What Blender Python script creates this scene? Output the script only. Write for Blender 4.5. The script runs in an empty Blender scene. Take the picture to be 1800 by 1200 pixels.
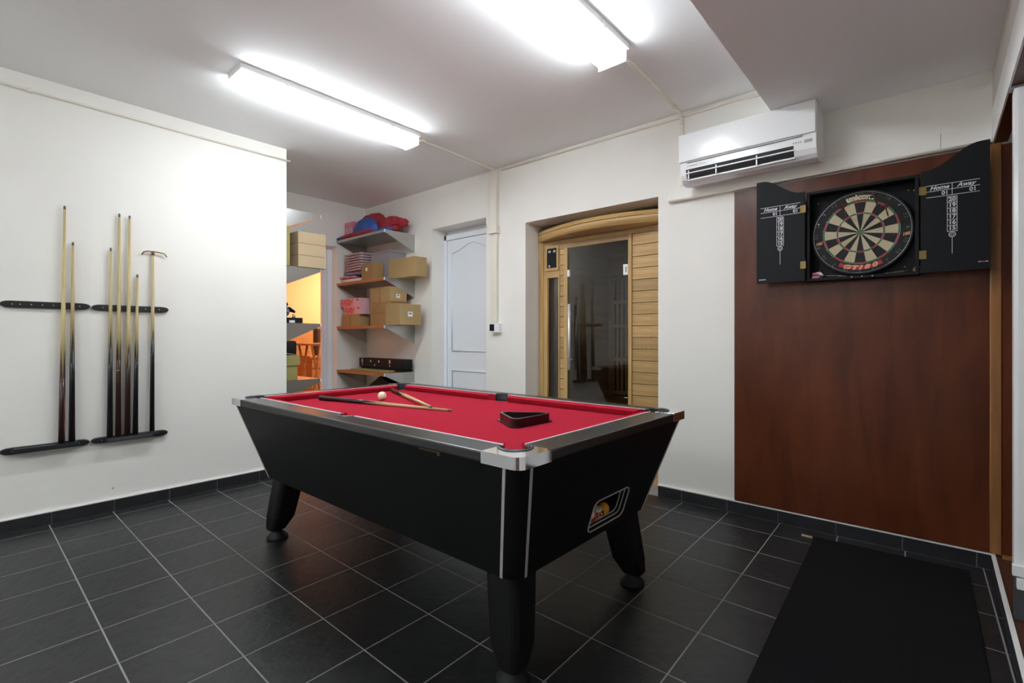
import bpy, bmesh, math, random
from mathutils import Vector, Matrix, noise
random.seed(7)
PI = math.pi
S = bpy.context.scene
COL = S.collection

# ------------------------------------------------------------------ camera, world, exposure
cam = bpy.data.objects.new('camera', bpy.data.cameras.new('camera'))
COL.objects.link(cam)
cam.location = (0, 0, 1.135)
cam.rotation_euler = (PI / 2, 0, math.radians(40.86))
cam.data.sensor_width = 36.0
cam.data.lens = 861.4 / 1800 * 36.0
cam.data.shift_y = -8.0 / 1800.0
cam.data.clip_start = 0.02
S.camera = cam
w = bpy.data.worlds.new('world'); S.world = w; w.use_nodes = True
w.node_tree.nodes['Background'].inputs[0].default_value = (0.5, 0.5, 0.5, 1)
w.node_tree.nodes['Background'].inputs[1].default_value = 0.05
vs = S.view_settings
S.display_settings.display_device = 'sRGB'
vs.view_transform = 'Standard'; vs.look = 'None'; vs.exposure = 0.64; vs.gamma = 1.0
vs.use_curve_mapping = False
S.cycles.use_denoising = True
S.cycles.max_bounces = 12
S.cycles.diffuse_bounces = 10
S.cycles.glossy_bounces = 5
S.cycles.transparent_max_bounces = 12
S.cycles.sample_clamp_indirect = 6.0
LAMP = 21.0            # radiance of the fluorescent diffusers
REAR_FILL = 27.0            # radiance of the unseen fill pair added behind the camera
WARM = 58.0            # watts of the lamp in the orange room

# ------------------------------------------------------------------ materials
MATS = {}
def mat(name, col, rough=0.5, metal=0.0, spec=0.5, var=0.0, vscale=6.0, bump=0.0, bscale=40.0, emit=None, estr=0.0, alpha=1.0, coat=0.0):
    m = bpy.data.materials.new(name); m.use_nodes = True
    nt = m.node_tree; b = nt.nodes['Principled BSDF']
    b.inputs['Base Color'].default_value = (*col, 1)
    b.inputs['Roughness'].default_value = rough
    b.inputs['Metallic'].default_value = metal
    b.inputs['Specular IOR Level'].default_value = spec
    b.inputs['Alpha'].default_value = alpha
    b.inputs['Coat Weight'].default_value = coat
    tc = nt.nodes.new('ShaderNodeTexCoord')
    if var > 0:
        n = nt.nodes.new('ShaderNodeTexNoise'); n.inputs['Scale'].default_value = vscale; n.inputs['Detail'].default_value = 6
        nt.links.new(tc.outputs['Object'], n.inputs['Vector'])
        r = nt.nodes.new('ShaderNodeValToRGB')
        r.color_ramp.elements[0].position = 0.3; r.color_ramp.elements[1].position = 0.7
        r.color_ramp.elements[0].color = (*[max(0, c * (1 - var)) for c in col], 1)
        r.color_ramp.elements[1].color = (*[min(1, c * (1 + var)) for c in col], 1)
        nt.links.new(n.outputs['Fac'], r.inputs['Fac']); nt.links.new(r.outputs['Color'], b.inputs['Base Color'])
    if bump > 0:
        n2 = nt.nodes.new('ShaderNodeTexNoise'); n2.inputs['Scale'].default_value = bscale; n2.inputs['Detail'].default_value = 8
        nt.links.new(tc.outputs['Object'], n2.inputs['Vector'])
        bp = nt.nodes.new('ShaderNodeBump'); bp.inputs['Strength'].default_value = bump; bp.inputs['Distance'].default_value = 0.01
        nt.links.new(n2.outputs['Fac'], bp.inputs['Height']); nt.links.new(bp.outputs['Normal'], b.inputs['Normal'])
    if emit:
        b.inputs['Emission Color'].default_value = (*emit, 1); b.inputs['Emission Strength'].default_value = estr
    MATS[name] = m
    return m

def wood(name, c1, c2, scale=(2, 2, 18), rough=0.4, rnd=0.0, coat=0.0, detail=6, blotch=0.0, spec=0.5):
    m = bpy.data.materials.new(name); m.use_nodes = True
    nt = m.node_tree; b = nt.nodes['Principled BSDF']
    b.inputs['Roughness'].default_value = rough; b.inputs['Coat Weight'].default_value = coat; b.inputs['Specular IOR Level'].default_value = spec
    tc = nt.nodes.new('ShaderNodeTexCoord'); mp = nt.nodes.new('ShaderNodeMapping')
    mp.inputs['Scale'].default_value = scale
    n = nt.nodes.new('ShaderNodeTexNoise'); n.inputs['Scale'].default_value = 1.0; n.inputs['Detail'].default_value = detail
    n.inputs['Distortion'].default_value = 0.6
    nt.links.new(tc.outputs['Object'], mp.inputs['Vector']); nt.links.new(mp.outputs['Vector'], n.inputs['Vector'])
    r = nt.nodes.new('ShaderNodeValToRGB')
    r.color_ramp.elements[0].position = 0.32; r.color_ramp.elements[1].position = 0.68
    r.color_ramp.elements[0].color = (*c1, 1); r.color_ramp.elements[1].color = (*c2, 1)
    nt.links.new(n.outputs['Fac'], r.inputs['Fac'])
    out = r.outputs['Color']
    if rnd > 0 or blotch > 0:
        h = nt.nodes.new('ShaderNodeHueSaturation')
        mr = nt.nodes.new('ShaderNodeMapRange')
        if rnd > 0:
            oi = nt.nodes.new('ShaderNodeObjectInfo'); nt.links.new(oi.outputs['Random'], mr.inputs['Value'])
            a = rnd
        else:
            n3 = nt.nodes.new('ShaderNodeTexNoise'); n3.inputs['Scale'].default_value = 2.5
            nt.links.new(tc.outputs['Object'], n3.inputs['Vector']); nt.links.new(n3.outputs['Fac'], mr.inputs['Value'])
            a = blotch
        mr.inputs['To Min'].default_value = 1 - a; mr.inputs['To Max'].default_value = 1 + a
        nt.links.new(mr.outputs['Result'], h.inputs['Value']); nt.links.new(out, h.inputs['Color'])
        out = h.outputs['Color']
    nt.links.new(out, b.inputs['Base Color'])
    MATS[name] = m
    return m

WALL = mat('wall_paint', (0.85, 0.835, 0.79), 0.75, var=0.03, vscale=1.5, bump=0.10, bscale=9)
CEIL = mat('ceiling_paint', (0.91, 0.925, 0.93), 0.85)
TRUNK = mat('trunking_cream', (0.80, 0.76, 0.67), 0.5)
WHITE = mat('white_paint', (0.82, 0.82, 0.80), 0.45)
PVC = mat('white_pvc', (0.84, 0.89, 0.95), 0.3)
PLASTIC = mat('white_plastic', (0.86, 0.87, 0.88), 0.18)
GREYPL = mat('grey_plastic', (0.33, 0.34, 0.36), 0.4)
VENT = mat('vent_dark', (0.012, 0.013, 0.014), 0.6)
GROUT = mat('grout', (0.25, 0.243, 0.236), 0.9)
BEAD = mat('white_grout_bead', (0.78, 0.77, 0.75), 0.6)
TILE = mat('slate_tile', (0.0135, 0.0146, 0.0157), 0.42, var=0.30, vscale=14, bump=0.25, bscale=22)
BTILE = mat('slate_skirting', (0.018, 0.018, 0.021), 0.4, var=0.2, vscale=14)
MAHOG = wood('mahogany', (0.070, 0.0150, 0.0050), (0.120, 0.028, 0.0090), (9, 9, 1.6), rough=0.32, coat=0.0, blotch=0.22, spec=0.30)
HONEY = wood('honey_trim', (0.24, 0.10, 0.03), (0.34, 0.15, 0.045), (30, 30, 2), rough=0.35)
PINE = wood('pine', (0.40, 0.24, 0.085), (0.55, 0.36, 0.15), (3, 3, 45), rough=0.45, rnd=0.19)
PINEV = wood('pine_upright', (0.44, 0.27, 0.10), (0.56, 0.37, 0.155), (40, 40, 2), rough=0.45, rnd=0.06)
BLACKLAM = mat('black_laminate', (0.0065, 0.0065, 0.0068), 0.48, spec=0.18, var=0.15, vscale=30)
RAILB = wood('black_rail', (0.012, 0.012, 0.012), (0.022, 0.021, 0.020), (3, 40, 40), rough=0.30)
CHROME = mat('chrome', (0.80, 0.81, 0.82), 0.06, metal=1.0)
STEEL = mat('brushed_steel', (0.50, 0.50, 0.485), 0.30, metal=1.0)
SILVER = mat('silver_strip', (0.60, 0.56, 0.56), 0.4, metal=0.25)
CLOTH = mat('red_baize', (0.375, 0.0175, 0.037), 0.95, spec=0.04, var=0.05, vscale=60, bump=0.15, bscale=400)
PIPING = mat('white_piping', (0.80, 0.74, 0.76), 0.5)
RUBBER = mat('black_rubber', (0.010, 0.0105, 0.0115), 0.55, spec=0.3)
GREYRUB = mat('grey_pocket_rubber', (0.055, 0.057, 0.065), 0.4)
MATM = mat('black_matting', (0.006, 0.006, 0.007), 0.95, spec=0.15, bump=0.5, bscale=300)
BLACKW = mat('black_painted_wood', (0.012, 0.012, 0.014), 0.4)
CAB = mat('cabinet_black', (0.0085, 0.0092, 0.011), 0.6, spec=0.2)
BRASS = mat('brass', (0.24, 0.165, 0.055), 0.5, metal=0.7)
SCREW = mat('screw', (0.65, 0.62, 0.58), 0.3, metal=1.0)
ASH = wood('ash_shaft', (0.40, 0.31, 0.145), (0.52, 0.42, 0.215), (60, 60, 3), rough=0.35, rnd=0.14)
CBUTT = mat('cue_butt_black', (0.010, 0.009, 0.010), 0.28)
CBUTTB = mat('cue_butt_brown', (0.035, 0.012, 0.008), 0.28)
CTIP = mat('cue_tip', (0.10, 0.13, 0.15), 0.8)
IVORY = mat('ivory', (0.83, 0.76, 0.55), 0.15)
CHALKW = mat('white_print', (0.62, 0.63, 0.66), 0.7)
DB_BLACK = mat('board_black', (0.012, 0.012, 0.012), 0.8)
DB_CREAM = mat('board_cream', (0.50, 0.42, 0.28), 0.85)
DB_RED = mat('board_red', (0.38, 0.030, 0.040), 0.8)
DB_GREEN = mat('board_green', (0.035, 0.17, 0.05), 0.8)
DB_ORANGE = mat('print_orange', (0.70, 0.32, 0.18), 0.7)
DB_TAN = mat('print_tan', (0.62, 0.52, 0.33), 0.7)
WIRE = mat('wire', (0.55, 0.55, 0.57), 0.3, metal=1.0)
CARD = mat('cardboard', (0.38, 0.26, 0.115), 0.85, var=0.08, vscale=5)
CARDD = mat('cardboard_dark', (0.33, 0.19, 0.075), 0.85, var=0.08, vscale=5)
CARDP = mat('cardboard_pale', (0.46, 0.355, 0.22), 0.85, var=0.05, vscale=5)
CARDY = mat('cardboard_olive', (0.34, 0.29, 0.10), 0.85, var=0.06, vscale=5)
TAPE = mat('packing_tape', (0.40, 0.24, 0.10), 0.25)
PAPER = mat('paper_label', (0.78, 0.78, 0.80), 0.7)
INK = mat('ink', (0.05, 0.05, 0.06), 0.7)
PINK = mat('pink_carton', (0.72, 0.42, 0.48), 0.4)
SHELFW = wood('shelf_board', (0.34, 0.135, 0.045), (0.44, 0.19, 0.07), (2, 40, 40), rough=0.4)
REDF = mat('red_fabric', (0.36, 0.030, 0.040), 0.9, var=0.15, vscale=12, bump=0.4, bscale=40)
BLUEF = mat('blue_nylon', (0.035, 0.095, 0.36), 0.55, var=0.2, vscale=10, bump=0.4, bscale=30)
PINKP = mat('pink_plastic', (0.58, 0.20, 0.27), 0.3, var=0.15, vscale=20)
WHITEP = mat('white_stripe', (0.80, 0.72, 0.74), 0.4)
CLEAR = mat('clear_pack', (0.46, 0.44, 0.48), 0.12, alpha=0.55)
CLEARP = mat('pink_pack', (0.40, 0.31, 0.33), 0.15, var=0.1, vscale=9)
BLUEP = mat('blue_grey_pack', (0.17, 0.19, 0.27), 0.2)
CASE = mat('case_black', (0.010, 0.010, 0.011), 0.6, spec=0.25, bump=0.2, bscale=200)
ORANGE = mat('orange_wall', (0.86, 0.43, 0.20), 0.8)
OFLOOR = mat('adjoining_floor', (0.16, 0.10, 0.06), 0.6)
OWOOD = wood('orange_room_wood', (0.36, 0.15, 0.045), (0.46, 0.21, 0.07), (4, 4, 30), rough=0.45)
DARKBR = mat('dark_brown', (0.07, 0.025, 0.012), 0.5)
CHAR = mat('charcoal', (0.045, 0.05, 0.058), 0.7)
RADW = mat('radiator_white', (0.80, 0.80, 0.78), 0.3)
BALLY = mat('ball_orange', (0.72, 0.28, 0.02), 0.1)
SAUD = wood('sauna_inner', (0.40, 0.25, 0.11), (0.52, 0.34, 0.16), (3, 3, 30), rough=0.6)
LIT = mat('fluorescent_diffuser', (0.9, 0.9, 0.9), 0.3, emit=(0.90, 0.96, 1.0), estr=LAMP)
CAPM = mat('translucent_cap', (0.85, 0.85, 0.85), 0.3, emit=(0.90, 0.96, 1.0), estr=0.9)
LITR = mat('rear_fill_diffuser', (0.9, 0.9, 0.9), 0.3, emit=(0.90, 0.96, 1.0), estr=REAR_FILL)
LEDON = mat('control_symbol', (0.4, 0.45, 0.45), 0.4)

def glass(name, tint, refl=0.10):
    m = bpy.data.materials.new(name); m.use_nodes = True; nt = m.node_tree
    for n in list(nt.nodes): nt.nodes.remove(n)
    o = nt.nodes.new('ShaderNodeOutputMaterial'); mx = nt.nodes.new('ShaderNodeMixShader')
    t = nt.nodes.new('ShaderNodeBsdfTransparent'); t.inputs['Color'].default_value = (*tint, 1)
    g = nt.nodes.new('ShaderNodeBsdfGlossy'); g.inputs['Roughness'].default_value = 0.02
    g.inputs['Color'].default_value = (0.9, 0.9, 0.9, 1)
    f = nt.nodes.new('ShaderNodeFresnel'); f.inputs['IOR'].default_value = 1.52
    a = nt.nodes.new('ShaderNodeMath'); a.operation = 'ADD'; a.inputs[1].default_value = refl
    nt.links.new(f.outputs[0], a.inputs[0]); nt.links.new(a.outputs[0], mx.inputs[0])
    nt.links.new(t.outputs[0], mx.inputs[1]); nt.links.new(g.outputs[0], mx.inputs[2]); nt.links.new(mx.outputs[0], o.inputs[0])
    MATS[name] = m; return m
SMOKED = glass('smoked_glass', (0.74, 0.72, 0.70), 0.0)

def striped_ball(name, base, stripe, axis_thr=0.45):
    m = bpy.data.materials.new(name); m.use_nodes = True; nt = m.node_tree; b = nt.nodes['Principled BSDF']
    b.inputs['Roughness'].default_value = 0.1
    tc = nt.nodes.new('ShaderNodeTexCoord'); sp = nt.nodes.new('ShaderNodeSeparateXYZ')
    nt.links.new(tc.outputs['Generated'], sp.inputs[0])
    s = nt.nodes.new('ShaderNodeMath'); s.operation = 'SUBTRACT'; s.inputs[1].default_value = 0.5
    a = nt.nodes.new('ShaderNodeMath'); a.operation = 'ABSOLUTE'
    l = nt.nodes.new('ShaderNodeMath'); l.operation = 'LESS_THAN'; l.inputs[1].default_value = axis_thr / 2
    mx = nt.nodes.new('ShaderNodeMix'); mx.data_type = 'RGBA'
    mx.inputs['A'].default_value = (*base, 1); mx.inputs['B'].default_value = (*stripe, 1)
    nt.links.new(sp.outputs['Z'], s.inputs[0]); nt.links.new(s.outputs[0], a.inputs[0]); nt.links.new(a.outputs[0], l.inputs[0])
    nt.links.new(l.outputs[0], mx.inputs['Factor']); nt.links.new(mx.outputs['Result'], b.inputs['Base Color'])
    MATS[name] = m; return m
STRIPED = striped_ball('ball_red_stripe', (0.62, 0.66, 0.50), (0.22, 0.012, 0.014))
STRIPER = striped_ball('ball_scarlet_stripe', (0.75, 0.70, 0.52), (0.55, 0.05, 0.03))

def floral(name):
    m = bpy.data.materials.new(name); m.use_nodes = True; nt = m.node_tree; b = nt.nodes['Principled BSDF']
    b.inputs['Roughness'].default_value = 0.4
    tc = nt.nodes.new('ShaderNodeTexCoord'); v = nt.nodes.new('ShaderNodeTexVoronoi'); v.inputs['Scale'].default_value = 9
    n = nt.nodes.new('ShaderNodeTexNoise'); n.inputs['Scale'].default_value = 7; n.inputs['Detail'].default_value = 3
    nt.links.new(tc.outputs['Object'], n.inputs['Vector']); nt.links.new(n.outputs['Color'], v.inputs['Vector'])
    r = nt.nodes.new('ShaderNodeValToRGB'); e = r.color_ramp.elements
    e[0].position = 0.0; e[0].color = (0.55, 0.07, 0.03, 1); e[1].position = 1.0; e[1].color = (0.70, 0.35, 0.40, 1)
    x = e.new(0.35); x.color = (0.62, 0.06, 0.08, 1); x = e.new(0.65); x.color = (0.75, 0.30, 0.30, 1)
    nt.links.new(v.outputs['Distance'], r.inputs['Fac']); nt.links.new(r.outputs['Color'], b.inputs['Base Color'])
    MATS[name] = m; return m
FLORAL = floral('red_flower_print')

# ------------------------------------------------------------------ mesh helpers
WM = {}                                   # world matrix of every empty, kept by name
class MB:
    def __init__(s): s.bm = bmesh.new()
    def face(s, vs, mi=0, smooth=False):
        f = s.bm.faces.new(vs); f.material_index = mi; f.smooth = smooth; return f
    def box(s, x0, x1, y0, y1, z0, z1, mi=0, bev=0.0, M=None):
        b = bmesh.new(); bmesh.ops.create_cube(b, size=1.0)
        for v in b.verts: v.co = ((x0 + x1) / 2 + v.co.x * (x1 - x0), (y0 + y1) / 2 + v.co.y * (y1 - y0), (z0 + z1) / 2 + v.co.z * (z1 - z0))
        if bev > 0: bmesh.ops.bevel(b, geom=b.edges[:], offset=bev, segments=2, profile=0.7, affect='EDGES')
        s.merge(b, mi, M, False); return s
    def merge(s, b, mi=None, M=None, smooth=None):
        mp = {}
        for v in b.verts: mp[v] = s.bm.verts.new(M @ v.co if M else v.co)
        for f in b.faces:
            try: g = s.bm.faces.new([mp[v] for v in f.verts])
            except ValueError: continue
            g.material_index = f.material_index if mi is None else mi
            g.smooth = f.smooth if smooth is None else smooth
        b.free()
    def loft(s, rings, mi=0, cap=True, smooth=True, closed=False):
        R = [[s.bm.verts.new(p) for p in r] for r in rings]; n = len(R[0])
        seq = list(zip(R, R[1:])) + ([(R[-1], R[0])] if closed else [])
        for a, b in seq:
            for i in range(n):
                j = (i + 1) % n; s.face((a[i], a[j], b[j], b[i]), mi, smooth)
        if cap and not closed:
            s.face(list(reversed(R[0])), mi); s.face(R[-1], mi)
        return s
    def tube(s, p0, p1, r0, r1=None, n=12, mi=0, cap=True):
        r1 = r0 if r1 is None else r1
        p0 = Vector(p0); p1 = Vector(p1); d = (p1 - p0).normalized()
        u = d.cross(Vector((0, 0, 1)) if abs(d.z) < 0.9 else Vector((1, 0, 0))).normalized(); v = d.cross(u)
        ring = lambda p, r: [p + (u * math.cos(2 * PI * k / n) + v * math.sin(2 * PI * k / n)) * r for k in range(n)]
        return s.loft([ring(p0, r0), ring(p1, r1)], mi, cap)
    def path(s, pts, r, n=8, mi=0):
        pts = [Vector(p) for p in pts]; rings = []
        up = None
        for i, p in enumerate(pts):
            d = (pts[min(i + 1, len(pts) - 1)] - pts[max(i - 1, 0)]).normalized()
            if up is None: up = d.cross(Vector((0, 0, 1)) if abs(d.z) < 0.9 else Vector((1, 0, 0))).normalized()
            u = (up - d * up.dot(d)).normalized(); v = d.cross(u); up = u
            rr = r[i] if isinstance(r, (list, tuple)) else r
            rings.append([p + (u * math.cos(2 * PI * k / n) + v * math.sin(2 * PI * k / n)) * rr for k in range(n)])
        return s.loft(rings, mi)
    def lathe(s, prof, c, axis='z', n=24, mi=0):
        rings = []
        for r, h in prof:
            ring = []
            for k in range(n):
                a = 2 * PI * k / n; x, y = math.cos(a) * r, math.sin(a) * r
                p = {'z': (x, y, h), 'x': (h, x, y), 'y': (y, h, x)}[axis]
                ring.append(Vector(c) + Vector(p))
            rings.append(ring)
        return s.loft(rings, mi)
    def prism(s, poly, z0, z1, mi=0, M=None, smooth=False):
        T = (lambda p: M @ Vector(p)) if M else (lambda p: Vector(p))
        a = [s.bm.verts.new(T((x, y, z0))) for x, y in poly]; b = [s.bm.verts.new(T((x, y, z1))) for x, y in poly]
        n = len(poly)
        for i in range(n): s.face((a[i], a[(i + 1) % n], b[(i + 1) % n], b[i]), mi, smooth)
        s.face(list(reversed(a)), mi); s.face(b, mi); return s
    def sphere(s, c, r, mi=0, u=24, v=16, sc=(1, 1, 1)):
        b = bmesh.new(); bmesh.ops.create_uvsphere(b, u_segments=u, v_segments=v, radius=r)
        s.merge(b, mi, Matrix.Translation(c) @ Matrix.Diagonal((*sc, 1)), True); return s
    def text(s, body, size, M, mi=0, align='CENTER', shear=0.0, ext=0.0004, bold=0.0, space=1.0):
        cu = bpy.data.curves.new('t', 'FONT'); cu.body = body; cu.size = size; cu.align_x = align; cu.align_y = 'CENTER'
        cu.shear = shear; cu.extrude = ext; cu.offset = bold; cu.resolution_u = 3; cu.space_character = space
        ob = bpy.data.objects.new('t', cu); COL.objects.link(ob)
        dg = bpy.context.evaluated_depsgraph_get(); me = bpy.data.meshes.new_from_object(ob.evaluated_get(dg))
        b = bmesh.new(); b.from_mesh(me); s.merge(b, mi, M, False)
        bpy.data.objects.remove(ob); bpy.data.curves.remove(cu); bpy.data.meshes.remove(me); return s
    def build(s, name, mats, parent=None, bevel=0.0, local=False, seg=2, autosmooth=None, wn=False):
        me = bpy.data.meshes.new(name)
        bmesh.ops.recalc_face_normals(s.bm, faces=s.bm.faces[:])
        s.bm.to_mesh(me); s.bm.free()
        for m in (mats if isinstance(mats, (list, tuple)) else [mats]): me.materials.append(m)
        o = bpy.data.objects.new(name, me); COL.objects.link(o)
        if parent is not None:
            o.parent = parent; W = WM[parent.name]; WM[o.name] = W
            if not local: me.transform(W.inverted())
        else: WM[o.name] = Matrix.Identity(4)
        if wn: o.modifiers.new('wn', 'WEIGHTED_NORMAL').keep_sharp = True
        if bevel > 0:
            md = o.modifiers.new('bevel', 'BEVEL'); md.width = bevel; md.segments = seg; md.limit_method = 'ANGLE'; md.angle_limit = math.radians(50)
        if autosmooth: 
            for p in me.polygons: p.use_smooth = True
        return o

def thing(name, label, cat, loc=(0, 0, 0), rz=0.0, group=None, M=None):
    o = bpy.data.objects.new(name, None); COL.objects.link(o); o.empty_display_size = 0.05
    W = M if M is not None else Matrix.Translation(loc) @ Matrix.Rotation(rz, 4, 'Z')
    o.matrix_world = W; WM[o.name] = W.copy()
    o['label'] = label; o['category'] = cat
    if group: o['group'] = group
    return o
def tag(o, label, cat, group=None):
    o['label'] = label; o['category'] = cat
    if group: o['group'] = group
    return o
def struct(o): o['kind'] = 'structure'; return o
def share(o, name, parent, M=None):
    c = o.copy(); c.name = name; COL.objects.link(c); c.parent = parent; WM[c.name] = WM[parent.name]
    if M is not None: c.matrix_local = M
    return c
def origin(o):
    """move a parentless mesh's origin to the middle of its base"""
    me = o.data; xs = [v.co for v in me.vertices]
    c = Vector((sum(v.x for v in xs) / len(xs), sum(v.y for v in xs) / len(xs), min(v.z for v in xs)))
    me.transform(Matrix.Translation(-c)); o.location = c; WM[o.name] = Matrix.Translation(c); return o
def rrect(x0, x1, y0, y1, r, n=6):
    pts = []
    for cx, cy, a0 in ((x1 - r, y1 - r, 0), (x0 + r, y1 - r, 90), (x0 + r, y0 + r, 180), (x1 - r, y0 + r, 270)):
        for k in range(n + 1):
            a = math.radians(a0 + 90 * k / n); pts.append((cx + r * math.cos(a), cy + r * math.sin(a)))
    return pts
FACE = lambda x, y, z: Matrix(((1, 0, 0, x), (0, 0, -1, y), (0, 1, 0, z), (0, 0, 0, 1)))   # XY drawing -> wall facing -Y

# ================================================================== SETTING
XL, YB, ZC = -4.06, 3.335, 2.685
XA = -5.23
# floor: grout bed with the tiles as parts
fl = struct(MB().box(-8.0, 1.6, -3.2, 5.2, -0.10, -0.0007).build('floor', GROUT)); WM['floor'] = Matrix.Identity(4)
PX, PY, SX, SY, G = 0.2985, 0.302, -0.020, -0.008, 0.0030
def gp(k, j):
    y = 0.395 + PY * j; x = -0.975 + PX * k
    return (x + SX * (y - 1.2), y + SY * (x + 2.2))
def clip(poly, x0, x1, y0, y1):
    for ax, lim, sg in ((0, x0, 1), (0, x1, -1), (1, y0, 1), (1, y1, -1)):
        out = []
        for i in range(len(poly)):
            a, b = poly[i], poly[(i + 1) % len(poly)]
            da, db = sg * (a[ax] - lim), sg * (b[ax] - lim)
            if da >= 0: out.append(a)
            if (da >= 0) != (db >= 0):
                t = da / (da - db); out.append((a[0] + (b[0] - a[0]) * t, a[1] + (b[1] - a[1]) * t))
        poly = out
        if not poly: break
    return poly
def inset(P):
    a, b, c, d = P
    return [(a[0] + G, a[1] + G), (b[0] - G, b[1] + G), (c[0] - G, c[1] - G), (d[0] + G, d[1] - G)]
full = None
def put_tile(k, j, R):
    global full
    P = inset([gp(k, j), gp(k + 1, j), gp(k + 1, j + 1), gp(k, j + 1)])
    Q = clip(P, *R)
    if len(Q) < 3: return
    ar = abs(sum(Q[i][0] * Q[(i + 1) % len(Q)][1] - Q[(i + 1) % len(Q)][0] * Q[i][1] for i in range(len(Q)))) / 2
    if ar < 4e-4: return
    dz = random.uniform(-0.0002, 0.0002)
    if ar > 0.0865 and full is not None:
        share(full, 'floor_tile', fl, Matrix.Translation((P[0][0] - full['ox'], P[0][1] - full['oy'], dz)))
    else:
        o = MB().prism(Q, -0.010, 0.0).build('floor_tile', TILE, fl)
        if ar > 0.0865: full = o; o['ox'] = P[0][0]; o['oy'] = P[0][1]
for j in range(-4, 11):
    for k in range(-11, 5): put_tile(k, j, (XL + 0.012, 0.205, -1.0, YB - 0.012))
for j in range(5, 11):
    for k in range(-15, -10): put_tile(k, j, (XA + 0.01, XL + 0.008, 1.86, YB - 0.012))

struct(MB().box(-8.0, 1.6, -3.2, 5.2, ZC, ZC + 0.1).build('ceiling', CEIL))
# lowered strip of ceiling on the right
struct(MB().box(-0.715, 1.6, -3.2, YB, 2.43, ZC).build('trim_1', CEIL))

# left wall (a thick partition that stops short of the alcove) and what lies behind it
struct(MB().box(XA - 0.2, XL, -3.2, 1.844, 0, ZC, bev=0.0).build('wall_left', WALL))
struct(MB().box(-8.0, 1.6, -3.3, -3.2, 0, ZC).build('wall_front', WALL))
# alcove end wall with the doorway to the orange room
wa = MB()
wa.box(XA - 0.20, XA, 2.96, YB, 0, ZC); wa.box(XA - 0.20, XA, 1.844, 2.96, 2.175, ZC); wa.box(XA - 0.20, XA, 1.844, 2.08, 0, 2.175)
struct(wa.build('wall_alcove', WALL))
# back wall with the door recess and the sauna recess
wb = MB()
D0, D1, DZ = -3.990, -3.207, 2.262
N0, N1, NZ = -2.728, -1.502, 2.138
wb.box(XA - 0.2, D0, YB, YB + 0.22, 0, ZC); wb.box(D0, D1, YB, YB + 0.22, DZ, ZC)
wb.box(D1, N0, YB, YB + 0.22, 0, ZC); wb.box(N0, N1, YB, YB + 0.22, NZ, ZC); wb.box(N1, 1.6, YB, YB + 0.22, 0, ZC)
struct(wb.build('wall_back', WALL))
# closed box behind the recesses
wr = MB()
wr.box(-2.95, -2.77, YB + 0.22, 5.2, 0, ZC); wr.box(-1.30, -1.15, YB + 0.22, 5.2, 0, ZC)
wr.box(-2.95, -1.15, 5.1, 5.2, 0, ZC); wr.box(-2.95, -1.15, YB + 0.22, 5.2, 2.16, 2.26)
struct(wr.build('wall_sauna_recess', WALL))
# right side: opening with a beam over it, low step below it
struct(MB().box(0.207, 0.213, -3.2, YB, 2.072, 2.235).build('trim_2', mat('beam_white', (0.90, 0.90, 0.90), 0.4)))
struct(MB().box(0.213, 0.262, -3.2, YB, 2.074, 2.43, 0).build('wall_right', MAHOG))
MB().box(0.209, 0.213, -3.2, YB, 2.235, 2.43).build('x', mat('beige_strip', (0.62, 0.595, 0.55), 0.8))  # strip over the beam, darker beige than the main walls
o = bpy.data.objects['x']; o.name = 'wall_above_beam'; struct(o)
struct(MB().box(0.214, 1.6, -3.2, YB, -0.05, 0.080).build('trim_3', DARKBR))
struct(MB().box(1.3, 1.6, -3.2, YB, 0, 2.43).build('wall_side_room', WALL))
struct(MB().box(0.24, 1.3, YB - 0.02, YB, 0.09, 2.058, 0).build('trim_4', MAHOG))
struct(MB().box(0.24, 1.3, YB - 0.05, YB - 0.02, 0.078, 0.092).build('trim_5', HONEY))

# skirting of the same slate
bl = struct(MB().box(XL, XL + 0.004, -1.0, 1.844, 0.0, 0.076).build('baseboard_left', GROUT))
ys = [gp(-10, j)[1] + 0.012 for j in range(-5, 6)]
for a, b in zip(ys, ys[1:]):
    a2, b2 = max(a, -1.0), min(b, 1.843)
    if b2 - a2 > 0.01: MB().box(XL, XL + 0.011, a2 + G, b2 - G, 0.004, 0.075).build('baseboard_tile', BTILE, bl)
MB().box(XL, XL + 0.013, -1.0, 1.844, 0.075, 0.0835, bev=0.002).build('grout_bead', BEAD, bl)
bb = struct(MB().box(N1, 0.207, YB - 0.004, YB, 0.0, 0.076).build('baseboard_back', GROUT))
xs = [N1, -1.329, -1.029, -0.731, -0.433, -0.136, 0.152, 0.205]
for a, b in zip(xs, xs[1:]): MB().box(a + G, b - G, YB - 0.011, YB, 0.004, 0.075).build('baseboard_tile', BTILE, bb)
MB().box(N1, 0.207, YB - 0.014, YB, 0.075, 0.084, bev=0.002).build('grout_bead', BEAD, bb)
b2 = struct(MB().box(XA, D0, YB - 0.004, YB, 0, 0.076).build('baseboard_alcove', GROUT))
for a, b in zip([XA, -4.93, -4.63, -4.33, D0], [-4.93, -4.63, -4.33, D0]): MB().box(a + G, b - G, YB - 0.011, YB, 0.004, 0.075).build('baseboard_tile', BTILE, b2)
b3 = struct(MB().box(D1, N0, YB - 0.004, YB, 0, 0.076).build('baseboard_pier', GROUT))
for a, b in zip([D1, -2.96], [-2.96, N0]): MB().box(a + G, b - G, YB - 0.011, YB, 0.004, 0.075).build('baseboard_tile', BTILE, b3)
br = struct(MB().box(0.205, 0.214, -1.0, YB, 0.0, 0.078).build('baseboard_right', GROUT))
ys = [gp(4, j)[1] for j in range(-5, 11)] + [YB - 0.012]
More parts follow.
